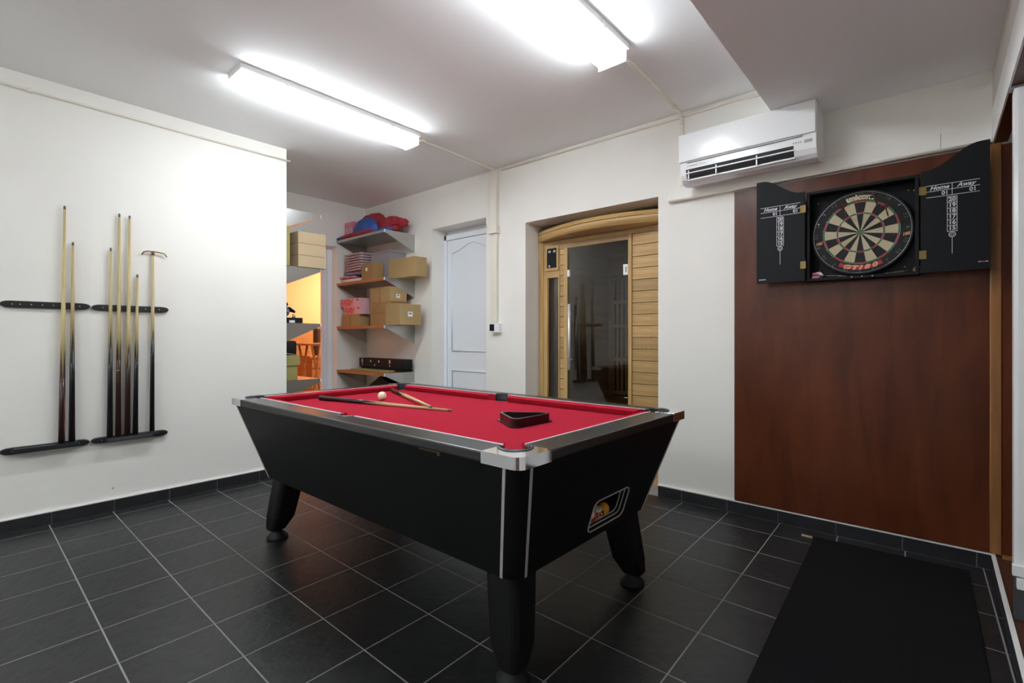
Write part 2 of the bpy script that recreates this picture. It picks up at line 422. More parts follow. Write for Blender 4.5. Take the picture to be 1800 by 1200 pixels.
for a, b in zip(ys, ys[1:]):
    if b > -1.0: MB().box(0.2025, 0.21, max(a, -1.0) + G, b - G, 0.004, 0.075).build('baseboard_tile', BTILE, br)
MB().box(0.2015, 0.217, -1.0, YB - 0.01, 0.076, 0.086, bev=0.002).build('grout_bead', BEAD, br)

# door in the back wall
dr = struct(MB().box(D0, D1, YB + 0.21, YB + 0.22, 0, DZ, 0).build('door_1', PVC))
f = MB(); y0, y1 = YB + 0.165, YB + 0.21
f.box(D0, D0 + 0.035, y0, y1, 0, DZ - 0.045, bev=0.004); f.box(D1 - 0.035, D1, y0, y1, 0, DZ - 0.045, bev=0.004); f.box(D0, D1, y0, y1, DZ - 0.10, DZ - 0.045, bev=0.004)
f.build('door_frame', PVC, dr)
L0, L1 = D0 + 0.042, D1 + 0.01
lf = MB().box(L0, L1, y0 + 0.012, y1, 0.01, DZ - 0.105, bev=0.003).build('door_leaf', PVC, dr)
def panel_strip(pts, r=0.009):
    m = MB(); m.path([(x, y0 + 0.008, z) for x, z in pts + pts[:1]], r, 6); return m
a0, a1 = L0 + 0.075, L1 - 0.075
arch = [(a0, 0.99), (a1, 0.99), (a1, 2.02)]
mid = (a0 + a1) / 2
for k in range(0, 13):
    t = k / 12; x = a1 + (a0 - a1) * t
    z = 2.02 + 0.085 * math.exp(-((x - mid) / 0.17) ** 2) - 0.0 
    arch.append((x, z))
panel_strip(arch + [(a0, 2.02)]).build('upper_moulding', PVC, lf)
panel_strip([(a0, 0.20), (a1, 0.20), (a1, 0.785), (a0, 0.785)]).build('lower_moulding', PVC, lf)
MB().tube((D1 + 0.01, y0 - 0.035, 1.08), (D1 - 0.10, y0 - 0.035, 1.08), 0.009).tube((D1 - 0.01, y0 - 0.035, 1.08), (D1 - 0.01, y0 + 0.01, 1.08), 0.009).build('door_handle', STEEL, lf)

# doorway frame of the orange room
d2 = struct(MB().box(XA - 0.19, XA - 0.12, 2.90, 2.96, 0, 2.12).build('door_2', PVC)); 
MB().box(XA - 0.19, XA - 0.12, 2.08, 2.14, 0, 2.12).build('jamb', PVC, d2)
MB().box(XA - 0.19, XA - 0.12, 2.08, 2.96, 2.12, 2.175).build('frame_head', PVC, d2)
MB().box(XA - 0.15, XA - 0.11, 2.835, 2.892, 0.01, 2.115, bev=0.004).build('jamb', PVC, d2)

# orange room beyond
struct(MB().box(-7.75, -7.65, 1.0, 5.1, 0, ZC).build('wall_orange_far', ORANGE))
struct(MB().box(-7.65, XA - 0.2, 4.95, 5.05, 0, ZC).build('wall_orange_back', ORANGE))
struct(MB().box(-7.65, XA - 0.2, 1.4, 1.5, 0, ZC).build('wall_orange_front', ORANGE))
wsc = struct(MB().box(-7.65, -7.62, 1.5, 4.95, 0, 1.315).build('trim_6', OWOOD))
MB().box(-7.66, -7.60, 1.5, 4.95, 1.315, 1.345, bev=0.004).build('rail_cap', OWOOD, wsc)
MB().lathe([(0.006, 0), (0.006, 0.0006)], (XL, 0.715, 0.148), 'x', 8).build('plug_hole', GREYPL, bpy.data.objects['wall_left'])
lt = bpy.data.lights.new('warm_room_lamp', 'AREA'); lt.energy = WARM; lt.color = (1.0, 0.90, 0.74); lt.size = 0.5
lo = bpy.data.objects.new('warm_room_lamp', lt); COL.objects.link(lo); lo.location = (-6.5, 4.45, 2.55)

# mahogany board on the back wall and its edge strip
mp = struct(MB().box(-0.980, 0.197, YB - 0.016, YB, 0.087, 2.064).build('trim_7', MAHOG))
struct(MB().box(0.197, 0.238, YB - 0.026, YB - 0.001, 0.088, 2.070, bev=0.006).build('trim_8', HONEY))
# cream boxing above the board
bx = MB(); bx.loft([[(x0_, YB, 2.074), (x0_, YB - d_, 2.074), (x0_, YB - d_, 2.092), (x0_, YB - 0.004, zt_), (x0_, YB, zt_)] for x0_, d_, zt_ in ((-1.415, 0.034, 2.100), (-1.335, 0.035, 2.176), (0.206, 0.035, 2.176))], smooth=False)
bx = struct(bx.build('trim_9', WALL, bevel=0.004))
MB().loft([[(0.017, YB - 0.0358, 2.076), (0.0195, YB - 0.0358, 2.076), (0.0195, YB - 0.03, 2.076), (0.017, YB - 0.03, 2.076)], [(0.017, YB - 0.0358, 2.092), (0.0195, YB - 0.0358, 2.092), (0.0195, YB - 0.03, 2.092), (0.017, YB - 0.03, 2.092)], [(0.017, YB - 0.0052, 2.174), (0.0195, YB - 0.0052, 2.174), (0.0195, YB, 2.174), (0.017, YB, 2.174)]], smooth=False).build('joint', GREYPL, bx)
MB().tube((-1.412, YB - 0.033, 2.079), (0.206, YB - 0.035, 2.079), 0.008).build('bead', TRUNK, bx)
struct(MB().box(-1.340, -1.316, YB - 0.014, YB, 2.178, 2.655, bev=0.003).build('trim_10', TRUNK))

# ================================================================== conduits and trunking
def conduit(label, pts, r, clips, m=TRUNK):
    t = thing('conduit', label, 'conduit', pts[0])
    MB().path(pts, r, 10).build('pipe', m, t)
    for c in clips: MB().box(c[0] - 0.012, c[0] + 0.012, c[1] - 0.012, c[1] + 0.012, c[2] - 0.012, c[2] + 0.012, bev=0.004).build('clip', m, t)
    return t
conduit('thin cream conduit along the top of the left wall', [(XL + 0.008, -0.9, 2.591), (XL + 0.008, 0.5, 2.591), (XL + 0.008, 1.870, 2.589)], 0.008, [(XL + 0.01, 0.325, 2.591)])
conduit('cream ceiling conduit from the long left light to the back wall', [(-3.05, 2.36, 2.672), (-3.055, 2.6, 2.674), (-3.07, 3.22, 2.674), (-3.072, 3.315, 2.668), (-3.075, 3.325, 2.66)], 0.010, [(-3.05, 2.46, 2.674), (-3.068, 3.16, 2.674)])
conduit('cream ceiling conduit from the right light to the back wall', [(-1.295, 2.36, 2.672), (-1.30, 2.6, 2.674), (-1.322, 3.20, 2.674), (-1.325, 3.305, 2.664), (-1.325, 3.32, 2.62), (-1.325, 3.322, 2.60)], 0.010, [(-1.298, 2.44, 2.674), (-1.321, 3.2, 2.674)])
conduit('cream conduit under the ceiling edge of the back wall', [(-3.0, YB - 0.010, 2.662), (-2.0, YB - 0.010, 2.660), (-1.3, YB - 0.010, 2.655), (-0.95, YB - 0.010, 2.660), (-0.73, YB - 0.012, 2.640)], 0.010, [(-0.74, YB - 0.012, 2.64)])
t = thing('cable_trunking', 'cream vertical cable trunking beside the white panelled door', 'trunking', (-3.08, YB, 1.25))
MB().box(-3.125, -3.040, YB - 0.045, YB, 2.155, 2.655, bev=0.006).build('upper_trunk', TRUNK, t)
MB().box(-3.132, -3.030, YB - 0.055, YB, 2.085, 2.160, bev=0.006).build('coupling', TRUNK, t)
MB().box(-3.118, -3.046, YB - 0.032, YB, 1.264, 2.09, bev=0.006).build('lower_trunk', TRUNK, t)
t = thing('thermostat', 'small black and white wall control below the cream trunking', 'control', (-3.06, YB, 1.18))
MB().box(-3.085, -3.005, YB - 0.045, YB, 1.175, 1.262, bev=0.006).build('body', PLASTIC, t)
MB().box(-3.115, -3.062, YB - 0.052, YB - 0.02, 1.190, 1.252, bev=0.004).build('dial_window', CAB, t)

# ================================================================== ceiling lights
def ceiling_light(x0, x1, y0, y1, label, lit=None):
    t = thing('ceiling_light', label, 'ceiling light', ((x0 + x1) / 2, (y0 + y1) / 2, ZC), group='fluorescent ceiling lights')
    MB().box(x0 - 0.012, x1 + 0.016, y0 - 0.008, y1 + 0.008, 2.654, ZC, bev=0.004).build('housing', WHITE, t)
    prof = [(x0 + 0.004, 2.6535), (x0 + 0.004, 2.612), (x0 + 0.024, 2.592), (x1 - 0.024, 2.592), (x1 - 0.004, 2.612), (x1 - 0.002, 2.6535)]
    MB().loft([[(x, y0 + 0.006, z) for x, z in prof], [(x, y1 - 0.006, z) for x, z in prof]], smooth=False).build('diffuser', lit or LIT, t)
    for y in (y0 - 0.004, y1 - 0.005): MB().box(x0 - 0.001, x1 + 0.001, y, y + 0.009, 2.594, 2.656, bev=0.003).build('end_cap', CAPM, t)
    for y in (y0 + 0.25, y1 - 0.25): MB().box(x1 + 0.010, x1 + 0.019, y - 0.012, y + 0.012, 2.646, 2.672, bev=0.002).build('clip', WHITE, t)
ceiling_light(-3.145, -2.978, 1.097, 2.355, 'long white fluorescent ceiling light nearer the cue racks')
ceiling_light(-3.145, -2.978, -2.80, -1.542, 'added fluorescent fill light behind the camera, on the cue rack side', LITR)  # this and the next: unseen fixtures added to raise the ambient light
ceiling_light(-1.405, -1.240, -2.80, -1.542, 'added fluorescent fill light behind the camera, on the opening side', LITR)
ceiling_light(-1.405, -1.240, 1.097, 2.355, 'white fluorescent ceiling light cut by the top of the photo')

# ================================================================== air conditioner
t = thing('air_conditioner', 'white wall air conditioner above the mahogany board', 'air conditioner', (-0.87, YB, 2.15))
x0, x1 = -1.252, -0.487
def prof_body():
    P = [(YB, 2.425), (3.115, 2.425), (3.105, 2.40), (3.100, 2.24), (3.101, 2.205), (3.108, 2.172), (3.122, 2.145), (3.145, 2.126), (3.19, 2.116), (YB, 2.148)]
    return P
B = prof_body()
body = MB(); body.loft([[(x, y, z) for y, z in B] for x in (x0 + 0.004, x1 - 0.004)], smooth=False); body.build('body', PLASTIC, t, bevel=0.004)
MB().box(x0, x1 - 0.006, 3.085, 3.112, 2.252, 2.428, bev=0.008).build('front_panel', PLASTIC, t)
MB().box(x0 + 0.05, x1 - 0.075, 3.091, 3.104, 2.243, 2.2515).build('panel_gap', GREYPL, t)
# outlet: dark slot with louvres, follows the curved lower front
def on_front(z):                                # y of the body's front at height z
    for (ya, za), (yb, zb) in zip(B[3:], B[4:]):
        if zb <= z <= za: return ya + (yb - ya) * (za - z) / (za - zb)
    return 3.2
sx0, sx1 = x0 + 0.042, x1 - 0.115
zz = [2.203, 2.185, 2.166, 2.150, 2.137]
MB().loft([[(x, on_front(z) - 0.0015, z) for z in zz] + [(x, on_front(z) + 0.012, z + 0.004) for z in reversed(zz)] for x in (sx0, sx1)], smooth=False).build('outlet', VENT, t)
for z, d in ((2.178, 0.020), (2.139, 0.018)):
    yy = on_front(z); MB().box(sx0 + 0.004, sx1 + 0.004, yy - 0.012, yy + 0.012, z - 0.004, z + 0.003, bev=0.002).build('louvre', PLASTIC, t)
for q in (0.02, 0.30, 0.68):
    x = sx0 + (sx1 - sx0) * q; MB().box(x, x + 0.007, on_front(2.176) - 0.006, on_front(2.176) + 0.01, 2.142, 2.196).build('louvre_arm', PLASTIC, t)
MB().box(x1 - 0.062, x1 - 0.024, 3.0985, 3.104, 2.206, 2.222).build('display', GREYPL, t)
m = MB()
for k in range(4): m.box(x1 - 0.118 + k * 0.012, x1 - 0.112 + k * 0.012, 3.0985, 3.104, 2.212, 2.219)
m.build('display_symbols', GREYPL, t)
m = MB(); m.box(x0 + 0.050, x0 + 0.054, 3.099, 3.103, 2.2195, 2.2255)
for k in range(10): m.box(x0 + 0.060 + k * 0.0058, x0 + 0.0642 + k * 0.0058, 3.099, 3.103, 2.2205, 2.2248)
for k in range(8): m.box(x0 + 0.125 + k * 0.0058, x0 + 0.1292 + k * 0.0058, 3.099, 3.103, 2.2215, 2.2242)
m.build('maker_mark', GREYPL, t)

# ================================================================== pool table
TX0, TX1, TY0, TY1, TZ = -2.995, -0.876, 1.045, 2.250, 0.795
RW, RT, BZ = 0.105, 0.0345, 0.7612
TXM = (TX0 + TX1) / 2
tb = thing('pool_table', 'black pool table with red cloth and chrome corners in the room centre', 'pool table', (TXM, (TY0 + TY1) / 2, 0))
# cabinet: tapered box with rounded corners and a real opening for the ball return
CT, CBZ, IN = 0.008, 0.355, 0.132
def cab_ring(z, extra=0.0):
    q = (TZ - RT - z) / (TZ - RT - CBZ); i = CT + (IN - CT) * q + extra
    return [(x, y, z) for x, y in rrect(TX0 + i, TX1 - i, TY0 + i, TY1 - i, 0.058, 8)]
cb = MB(); cb.loft([cab_ring(TZ - RT), cab_ring(CBZ)]); cab = cb.build('cabinet', BLACKLAM, tb)
SL = (IN - CT) / (TZ - RT - CBZ)                                   # slope of the end face
wc = Vector((TX1 - CT - SL * (TZ - RT - 0.457), 1.715, 0.457))      # middle of the return window
ez = Vector((SL, 0, 1)).normalized(); ey = Vector((0, 1, 0)); en = ey.cross(ez)
if en.x < 0: en = -en
WMX = Matrix(((ey.x, ez.x, en.x, wc.x), (ey.y, ez.y, en.y, wc.y), (ey.z, ez.z, en.z, wc.z), (0, 0, 0, 1)))
cut = MB(); cut.prism(rrect(-0.132, 0.132, -0.062, 0.062, 0.025, 5), -0.20, 0.05, 0, WMX); co = cut.build('cutter', BLACKLAM, tb)
bpy.context.view_layer.update()
md = cab.modifiers.new('b', 'BOOLEAN'); md.object = co; md.operation = 'DIFFERENCE'; md.solver = 'EXACT'
bpy.context.view_layer.update()
nm = bpy.data.meshes.new_from_object(cab.evaluated_get(bpy.context.evaluated_depsgraph_get()))
cab.modifiers.clear(); cab.data = nm; nm.set_sharp_from_angle(angle=math.radians(35)); cab.modifiers.new('wn', 'WEIGHTED_NORMAL').keep_sharp = True; bpy.data.objects.remove(co)
for (e0, e1, r, zz0, zz1) in ((0.138, 0.068, 0.030, 0.0, 0.004), (0.1317, 0.0617, 0.025, -0.015, -0.011), (0.1317, 0.0617, 0.025, -0.030, -0.026)):
    wdt = 0.0032
    mo = rrect(-e0, e0, -e1, e1, r, 6); mi_ = rrect(-e0 + wdt, e0 - wdt, -e1 + wdt, e1 - wdt, r - wdt / 2, 6)
    m = MB(); n = len(mo)
    rings = [[WMX @ Vector((*p, z)) for p in pl] for pl, z in ((mo, zz0), (mo, zz1), (mi_, zz1), (mi_, zz0))]
    m.loft(rings, cap=False, closed=True, smooth=False); m.build('window_rim', SILVER, tb)
# corner posts' silver strips (two per corner)
for sx in (0, 1):
    for sy in (0, 1):
        for which in (0, 1):
            m = MB(); rings = []
            for z in (TZ - RT, CBZ):
                q = (TZ - RT - z) / (TZ - RT - CBZ); i = CT + (IN - CT) * q - 0.0015
                cx = TX1 - i if sx else TX0 + i; cy = TY1 - i if sy else TY0 + i
                dx = -1 if sx else 1; dy = -1 if sy else 1; r = 0.058; hw = 0.0055; dp = 0.004
                if which == 0: pts = [(cx + dx * (r - hw), cy), (cx + dx * (r + hw), cy), (cx + dx * (r + hw), cy + dy * dp), (cx + dx * (r - hw), cy + dy * dp)]
                else: pts = [(cx, cy + dy * (r - hw)), (cx, cy + dy * (r + hw)), (cx + dx * dp, cy + dy * (r + hw)), (cx + dx * dp, cy + dy * (r - hw))]
                rings.append([(x, y, z) for x, y in pts])
            m.loft(rings, smooth=False); m.build('corner_strip', SILVER, tb)
# rails: long ones with the bite of the middle pocket, short ones plain
CPL, PC, PR, MR = 0.150, 0.100, 0.052, 0.044
def arc(cx, cy, r, a0, a1, n=12):
    return [(cx + r * math.cos(math.radians(a0 + (a1 - a0) * k / n)), cy + r * math.sin(math.radians(a0 + (a1 - a0) * k / n))) for k in range(n + 1)]
Lx = TX1 - TX0; Ly = TY1 - TY0
P = [(CPL, 0.0), (Lx - CPL, 0.0), (Lx - CPL, RW)] + [p for p in arc(Lx / 2, RW, MR, 0, -180, 14)] + [(CPL, RW)]
def xf(flipx, flipy):
    return lambda p: (TX1 - p[0] if flipx else TX0 + p[0], TY1 - p[1] if flipy else TY0 + p[1])
for fy in (0, 1):
    f = xf(0, fy); MB().prism([f(p) for p in P], TZ - RT, TZ).build('rail', RAILB, tb, bevel=0.006)
for fx in (0, 1):
    Q = [(0, CPL), (RW, CPL), (RW, Ly - CPL), (0, Ly - CPL)]
    f = xf(fx, 0); MB().prism([f(p) for p in Q], TZ - RT, TZ).build('rail', RAILB, tb, bevel=0.006)
# chrome corner plates
CP = arc(0.034, 0.034, 0.036, 180, 270, 6) + [(CPL, -0.002), (CPL, 0.086)] + arc(PC, PC, PR, -18, -252, 18) + [(0.086, CPL), (-0.002, CPL)]
LIN = 0.011
for fx in (0, 1):
    for fy in (0, 1):
        f = xf(fx, fy)
        MB().prism([f(p) for p in CP], TZ - RT - 0.001, TZ + 0.0015).build('corner_plate', CHROME, tb, bevel=0.005, seg=3)
        m = MB(); rings = []
        for p, q in zip(arc(PC, PC, PR - LIN / 2, -28, -242, 20), arc(PC, PC, PR + LIN / 2, -28, -242, 20)):
            rings.append([(*f(p), TZ - 0.045), (*f(q), TZ - 0.045), (*f(q), TZ + 0.003), ((f(p)[0] + f(q)[0]) / 2, (f(p)[1] + f(q)[1]) / 2, TZ + 0.007), (*f(p), TZ + 0.003)])
        m.loft(rings, smooth=False); m.build('pocket_liner', GREYRUB, tb)
        m = MB(); m.lathe([(PR - 0.006, 0.0), (PR - 0.006, -0.10)], (*f((PC, PC)), BZ - 0.002), 'z', 20); m.build('pocket_cup', RUBBER, tb)
for fy in (0, 1):
    f = xf(0, fy); m = MB(); rings = []
    for p, q in zip(arc(Lx / 2, RW, MR - LIN / 2, -8, -172, 18), arc(Lx / 2, RW, MR + LIN / 2, -8, -172, 18)):
        rings.append([(*f(p), TZ - 0.045), (*f(q), TZ - 0.045), (*f(q), TZ + 0.002), ((f(p)[0] + f(q)[0]) / 2, (f(p)[1] + f(q)[1]) / 2, TZ + 0.005), (*f(p), TZ + 0.002)])
    m.loft(rings, smooth=False); m.build('pocket_liner', GREYRUB, tb)
    MB().lathe([(MR - 0.006, 0), (MR - 0.006, -0.10)], (*f((Lx / 2, RW)), BZ - 0.002), 'z', 20).build('pocket_cup', RUBBER, tb)
# cloth bed with the six bites
r = PR - 0.008
bed = arc(PC, PC, r, 90, 0, 8)[::1]
bed = [*arc(PC + .004, PC + .004, r, 90, 0, 8), *arc(Lx / 2, RW, MR - .004, 180, 0, 10), *arc(Lx - PC - .004, PC + .004, r, 180, 90, 8),
       *arc(Lx - PC - .004, Ly - PC - .004, r, 270, 180, 8), *arc(Lx / 2, Ly - RW, MR - .004, 0, -180, 10), *arc(PC + .004, Ly - PC - .004, r, 0, -90, 8)]
MB().prism([(TX0 + x, TY0 + y) for x, y in bed], BZ - 0.02, BZ).build('cloth_bed', CLOTH, tb)
# cushions with the white piping
CW = 0.043
def cushion(ax, a, b, base, sgn):
    prof = [(0.0, TZ + 0.0005), (0.030, TZ + 0.0005), (CW, TZ - 0.006), (CW - 0.002, TZ - 0.012), (CW - 0.012, BZ + 0.001), (0.0, BZ + 0.001)]
    R = []
    for e, s in ((a, 1), (b, -1)):
        R.append([((e + s * d * 0.75, base + sgn * d, z) if ax == 'x' else (base + sgn * d, e + s * d * 0.75, z)) for d, z in prof])
    o = MB().loft(R, smooth=False).build('cushion', CLOTH, tb, bevel=0.002)
    m = MB()
    if ax == 'x': m.box(a, b, base - 0.004, base + 0.002, TZ - 0.002, TZ + 0.0024)
    else: m.box(base - 0.004, base + 0.002, a, b, TZ - 0.002, TZ + 0.0024)
    m.build('piping', PIPING, o)
for base, sg in ((TY0 + RW, 1), (TY1 - RW, -1)):
    cushion('x', TX0 + CPL + 0.004, TXM - MR - 0.006, base, sg); cushion('x', TXM + MR + 0.006, TX1 - CPL - 0.004, base, sg)
for base, sg in ((TX0 + RW, 1), (TX1 - RW, -1)): cushion('y', TY0 + CPL + 0.004, TY1 - CPL - 0.004, base, sg)
# splayed legs with levelling feet
for fx in (0, 1):
    for fy in (0, 1):
        f = xf(fx, fy)
        def lr(i0, i1, z, r=0.03): return [(*f(p), z) for p in rrect(i0, i1, i0, i1, r, 4)]
        lg = MB().loft([lr(0.160, 0.300, CBZ + 0.01), lr(0.132, 0.256, 0.125), lr(0.130, 0.222, 0.056)], smooth=False).build('leg', BLACKLAM, tb, bevel=0.004)
        c = f((0.182, 0.182))
        MB().lathe([(0.024, 0.062), (0.026, 0.045), (0.050, 0.020), (0.056, 0.012), (0.056, 0.0)], (c[0], c[1], 0.0), 'z', 24).build('levelling_foot', RUBBER, lg)
# rubbed edges below the rail
def scuff(y, x0s, x1s, z, dz): return MB().box(x0s, x1s, y - 0.0006, y + 0.001, z - dz, z)
WORN = mat('worn_chipboard', (0.085, 0.040, 0.018), 0.8)
for xa, xb, z, dz in ((-2.62, -2.38, 0.7605, 0.0018), (-2.10, -2.02, 0.7608, 0.003), (-1.33, -1.22, 0.7605, 0.004), (-1.235, -1.222, 0.758, 0.010)):
    MB().box(xa, xb, TY0 + CT - 0.0008, TY0 + CT + 0.003, z - dz - 0.001, z - 0.001).build('worn_edge', WORN, tb)

# balls
def ball(label, c, r, m, num=None, rot=None):
    t = thing('pool_ball', label, 'ball', (c[0], c[1], c[2] - r))
    s = MB(); s.sphere((0, 0, 0), r)
    o = s.build('ball', m, t, local=True); o.matrix_local = Matrix.Translation((0, 0, r)) @ (rot or Matrix.Identity(4))
    if num:
        d = Vector(num[1]).normalized()
        z = d; x = Vector((0, 1, 0)); x = (x - z * x.dot(z)).normalized(); y = z.cross(x)
        M = Matrix(((x.x, y.x, z.x, 0), (x.y, y.y, z.y, 0), (x.z, y.z, z.z, r), (0, 0, 0, 1)))
        q = MB(); b = bmesh.new(); bmesh.ops.create_circle(b, cap_ends=True, radius=r * 0.36, segments=20); q.merge(b, 0, M @ Matrix.Translation((0, 0, r * 0.955)))
        q.text(num[0], r * 0.42, M @ Matrix.Translation((0, 0, r * 0.957)), 1)
        q.build('number_spot', [IVORY, INK], t, local=True)
    return t
ball('cream cue ball lying against the long black cue', (-2.478, 1.690, BZ + 0.0255), 0.0255, IVORY)
bz = 0.457 - 0.052
MB().box(-1.20, -1.02, 1.575, 1.855, 0.380, bz - 0.001).build('return_tray', RUBBER, tb)
rb = 0.0255
ball('orange ball in the ball return window', (-1.035, 1.770, bz + rb), rb, BALLY)
ball('white ball with a dark red stripe and number spot in the ball return', (-1.031, 1.7175, bz + rb), rb, STRIPED, ('11', (0.85, -0.52, -0.15)), Matrix.Rotation(0.25, 4, 'X'))
ball('ball with a scarlet stripe leftmost in the ball return', (-1.030, 1.6645, bz + rb), rb, STRIPER, None, Matrix.Rotation(0.9, 4, 'X'))
ball('dark ball hidden behind the striped balls in the ball return', (-1.082, 1.690, bz + rb), rb, mat('ball_navy', (0.02, 0.025, 0.12), 0.1))

# triangle rack
A_, B_, C_ = Vector((-1.512, 1.632)), Vector((-1.292, 1.500)), Vector((-1.281, 1.782))
def rounded_tri(off, rr, n=6):
    P3 = [A_, B_, C_]; cen = (A_ + B_ + C_) / 3; out = []
    for i in range(3):
        p = P3[i]; d = (p - cen); v = cen + d * (1 + off / d.length * 2.0) ; dirc = d.normalized()
        c = v - dirc * rr * 2
        a0 = math.degrees(math.atan2(dirc.y, dirc.x))
        out += [(c.x + rr * math.cos(math.radians(a0 - 60 + 120 * k / n)), c.y + rr * math.sin(math.radians(a0 - 60 + 120 * k / n))) for k in range(n + 1)]
    return out
tr = thing('triangle_rack', 'black plastic triangle lying on the red cloth', 'triangle', (-1.36, 1.638, BZ))
o_, i_ = rounded_tri(-0.004, 0.028), rounded_tri(-0.015, 0.022)
m = MB(); m.loft([[(x, y, z) for x, y in pl] for pl, z in ((o_, BZ), (o_, BZ + 0.038), (i_, BZ + 0.038), (i_, BZ))], cap=False, closed=True, smooth=False); m.build('frame', mat('triangle_plastic', (0.012, 0.008, 0.008), 0.25), tr, bevel=0.002)
e_, g_ = rounded_tri(0.004, 0.030), rounded_tri(-0.006, 0.027)
m = MB(); m.loft([[(x, y, z) for x, y in pl] for pl, z in ((e_, BZ), (e_, BZ + 0.005), (g_, BZ + 0.005), (g_, BZ))], cap=False, closed=True, smooth=False); m.build('base_flange', MATS['triangle_plastic'], tr)

# ================================================================== cues
def cue(label, p0, p1, rb=0.0150, rt=0.0058, butt=0.42, splice=0.10, bm_=CBUTT, tip=True, group=None, ring=None, streak=False, name='pool_cue', turn=0.0):
    p0, p1 = Vector(p0), Vector(p1); L = (p1 - p0).length; z = (p1 - p0) / L
    x = z.cross(Vector((0, 0, 1)) if abs(z.z) < 0.9 else Vector((0, 1, 0))).normalized(); y = z.cross(x)
    M = Matrix(((x.x, y.x, z.x, p0.x), (x.y, y.y, z.y, p0.y), (x.z, y.z, z.z, p0.z), (0, 0, 0, 1)))
    t = thing(name, label, 'cue', group=group, M=M)
    n = 32; R = lambda h: rb + (rt - rb) * (h / L)
    zig = lambda k: butt - splice * 0.5 + splice * abs((((k + turn * n) / n * 4) % 1.0) * 2 - 1)
    def rg(h): return [((R(h(k)) * math.cos(2 * PI * k / n)), (R(h(k)) * math.sin(2 * PI * k / n)), h(k)) for k in range(n)]
    m = MB(); m.loft([rg(lambda k: 0.0), rg(lambda k: butt - splice), rg(zig)]); m.build('butt', bm_, t, local=True)
    tl = 0.022 if tip else 0.0
    m = MB(); m.loft([rg(zig), rg(lambda k: butt + splice), rg(lambda k: L - tl)]); m.build('shaft', ASH, t, local=True)
    if tip:
        m = MB(); m.loft([[(rt * math.cos(2 * PI * k / 12), rt * math.sin(2 * PI * k / 12), h) for k in range(12)] for h in (L - 0.022, L - 0.008)]); m.build('ferrule', mat('ferrule' + str(len(MATS)), (0.12, 0.10, 0.08), 0.4), t, local=True)
        m = MB(); m.loft([[(q * math.cos(2 * PI * k / 12), q * math.sin(2 * PI * k / 12), h) for k in range(12)] for q, h in ((rt, L - 0.008), (rt * 0.95, L - 0.002), (rt * 0.5, L))]); m.build('tip', CTIP, t, local=True)
    if ring: m = MB(); m.lathe([(R(ring) + 0.0006, ring), (R(ring) + 0.0006, ring + 0.006)], (0, 0, 0), 'z', 24); m.build('joint_ring', BRASS, t, local=True)
    if streak:
        m = MB()
        a = math.radians(streak)
        for k in range(8):
            h0, h1 = 0.03 + k * 0.034, 0.03 + (k + 1) * 0.034; wd0 = 0.005 * math.sin(PI * k / 8 + 0.05); wd1 = 0.005 * math.sin(PI * (k + 1) / 8 - 0.05)
            V = [m.bm.verts.new(((R(h) + 0.0005) * math.cos(a + q), (R(h) + 0.0005) * math.sin(a + q), h)) for h, q in ((h0, -wd0 / R(h0)), (h0, wd0 / R(h0)), (h1, wd1 / R(h1)), (h1, -wd1 / R(h1)))]
            m.face(V)
        m.build('inlay', mat('pink_inlay', (0.38, 0.15, 0.13), 0.4), t, local=True)
    return t
G1 = 'cues standing in the wall racks'
WX = XL + 0.036
cue('tall pale cue with a pink inlay in its butt, left wall rack', (WX, 0.462, 0.492), (WX - 0.015, 0.478, 1.938), 0.0165, 0.006, 0.46, 0.22, CBUTTB, group=G1, streak=-132.0, turn=0.125)
cue('shorter cue with a black butt and dark tip, left wall rack', (WX, 0.509, 0.494), (WX - 0.015, 0.516, 1.722), 0.0165, 0.006, 0.60, 0.20, CBUTT, group=G1)
cue('short black-butted cue leftmost in the right wall rack', (WX, 0.692, 0.491), (WX - 0.015, 0.700, 1.712), 0.0165, 0.006, 0.59, 0.20, CBUTT, group=G1)
cue('tall cue with a gold ring on its brown butt, right wall rack', (WX, 0.735, 0.489), (WX - 0.015, 0.744, 1.941), 0.0165, 0.006, 0.55, 0.15, CBUTTB, group=G1, ring=0.425, turn=0.125)
cue('tall cue with plain brown butt between the ringed cue and the shortest cue', (WX, 0.783, 0.487), (WX - 0.015, 0.798, 1.938), 0.0165, 0.006, 0.53, 0.15, CBUTTB, group=G1)
cue('shortest cue in the right wall rack, black butt', (WX, 0.825, 0.490), (WX - 0.015, 0.840, 1.553), 0.0160, 0.006, 0.55, 0.15, CBUTT, group=G1, turn=0.125)
t = cue('rest stick with a brass cross head, rightmost on the left wall', (WX, 0.917, 0.499), (WX - 0.015, 0.926, 1.712), 0.0150, 0.0075, 0.62, 0.14, CBUTT, tip=False, group=G1, name='rest_stick')
L_ = 1.213
m = MB(); m.path([(0, -0.080, L_ - 0.022), (0, -0.066, L_ - 0.002), (0, -0.03, L_ + 0.004), (0, 0.03, L_ + 0.004), (0, 0.05, L_ - 0.002), (0, 0.062, L_ - 0.022)], 0.004, 8); m.path([(0.045, 0.0, L_ - 0.02), (0.03, 0, L_ + 0.004), (-0.02, 0, L_ + 0.004)], 0.004, 8); m.lathe([(0.009, L_ - 0.02), (0.009, L_ + 0.004)], (0, 0, 0), 'z', 16)
m.build('cross_head', BRASS, t, local=True)
# two short cues on the table
cue('short cue with long black butt lying across the red cloth', (-2.755, 1.449, BZ + 0.0145), (-1.832, 1.655, BZ + 0.0062), 0.0140, 0.0058, 0.42, 0.16, CBUTT, turn=0.125)
cue('short brown-butted cue whose tip rests on the black-butted cue', (-2.800, 1.990, BZ + 0.0140), (-1.925, 1.606, BZ + 0.0200), 0.0135, 0.0056, 0.30, 0.14, CBUTTB)

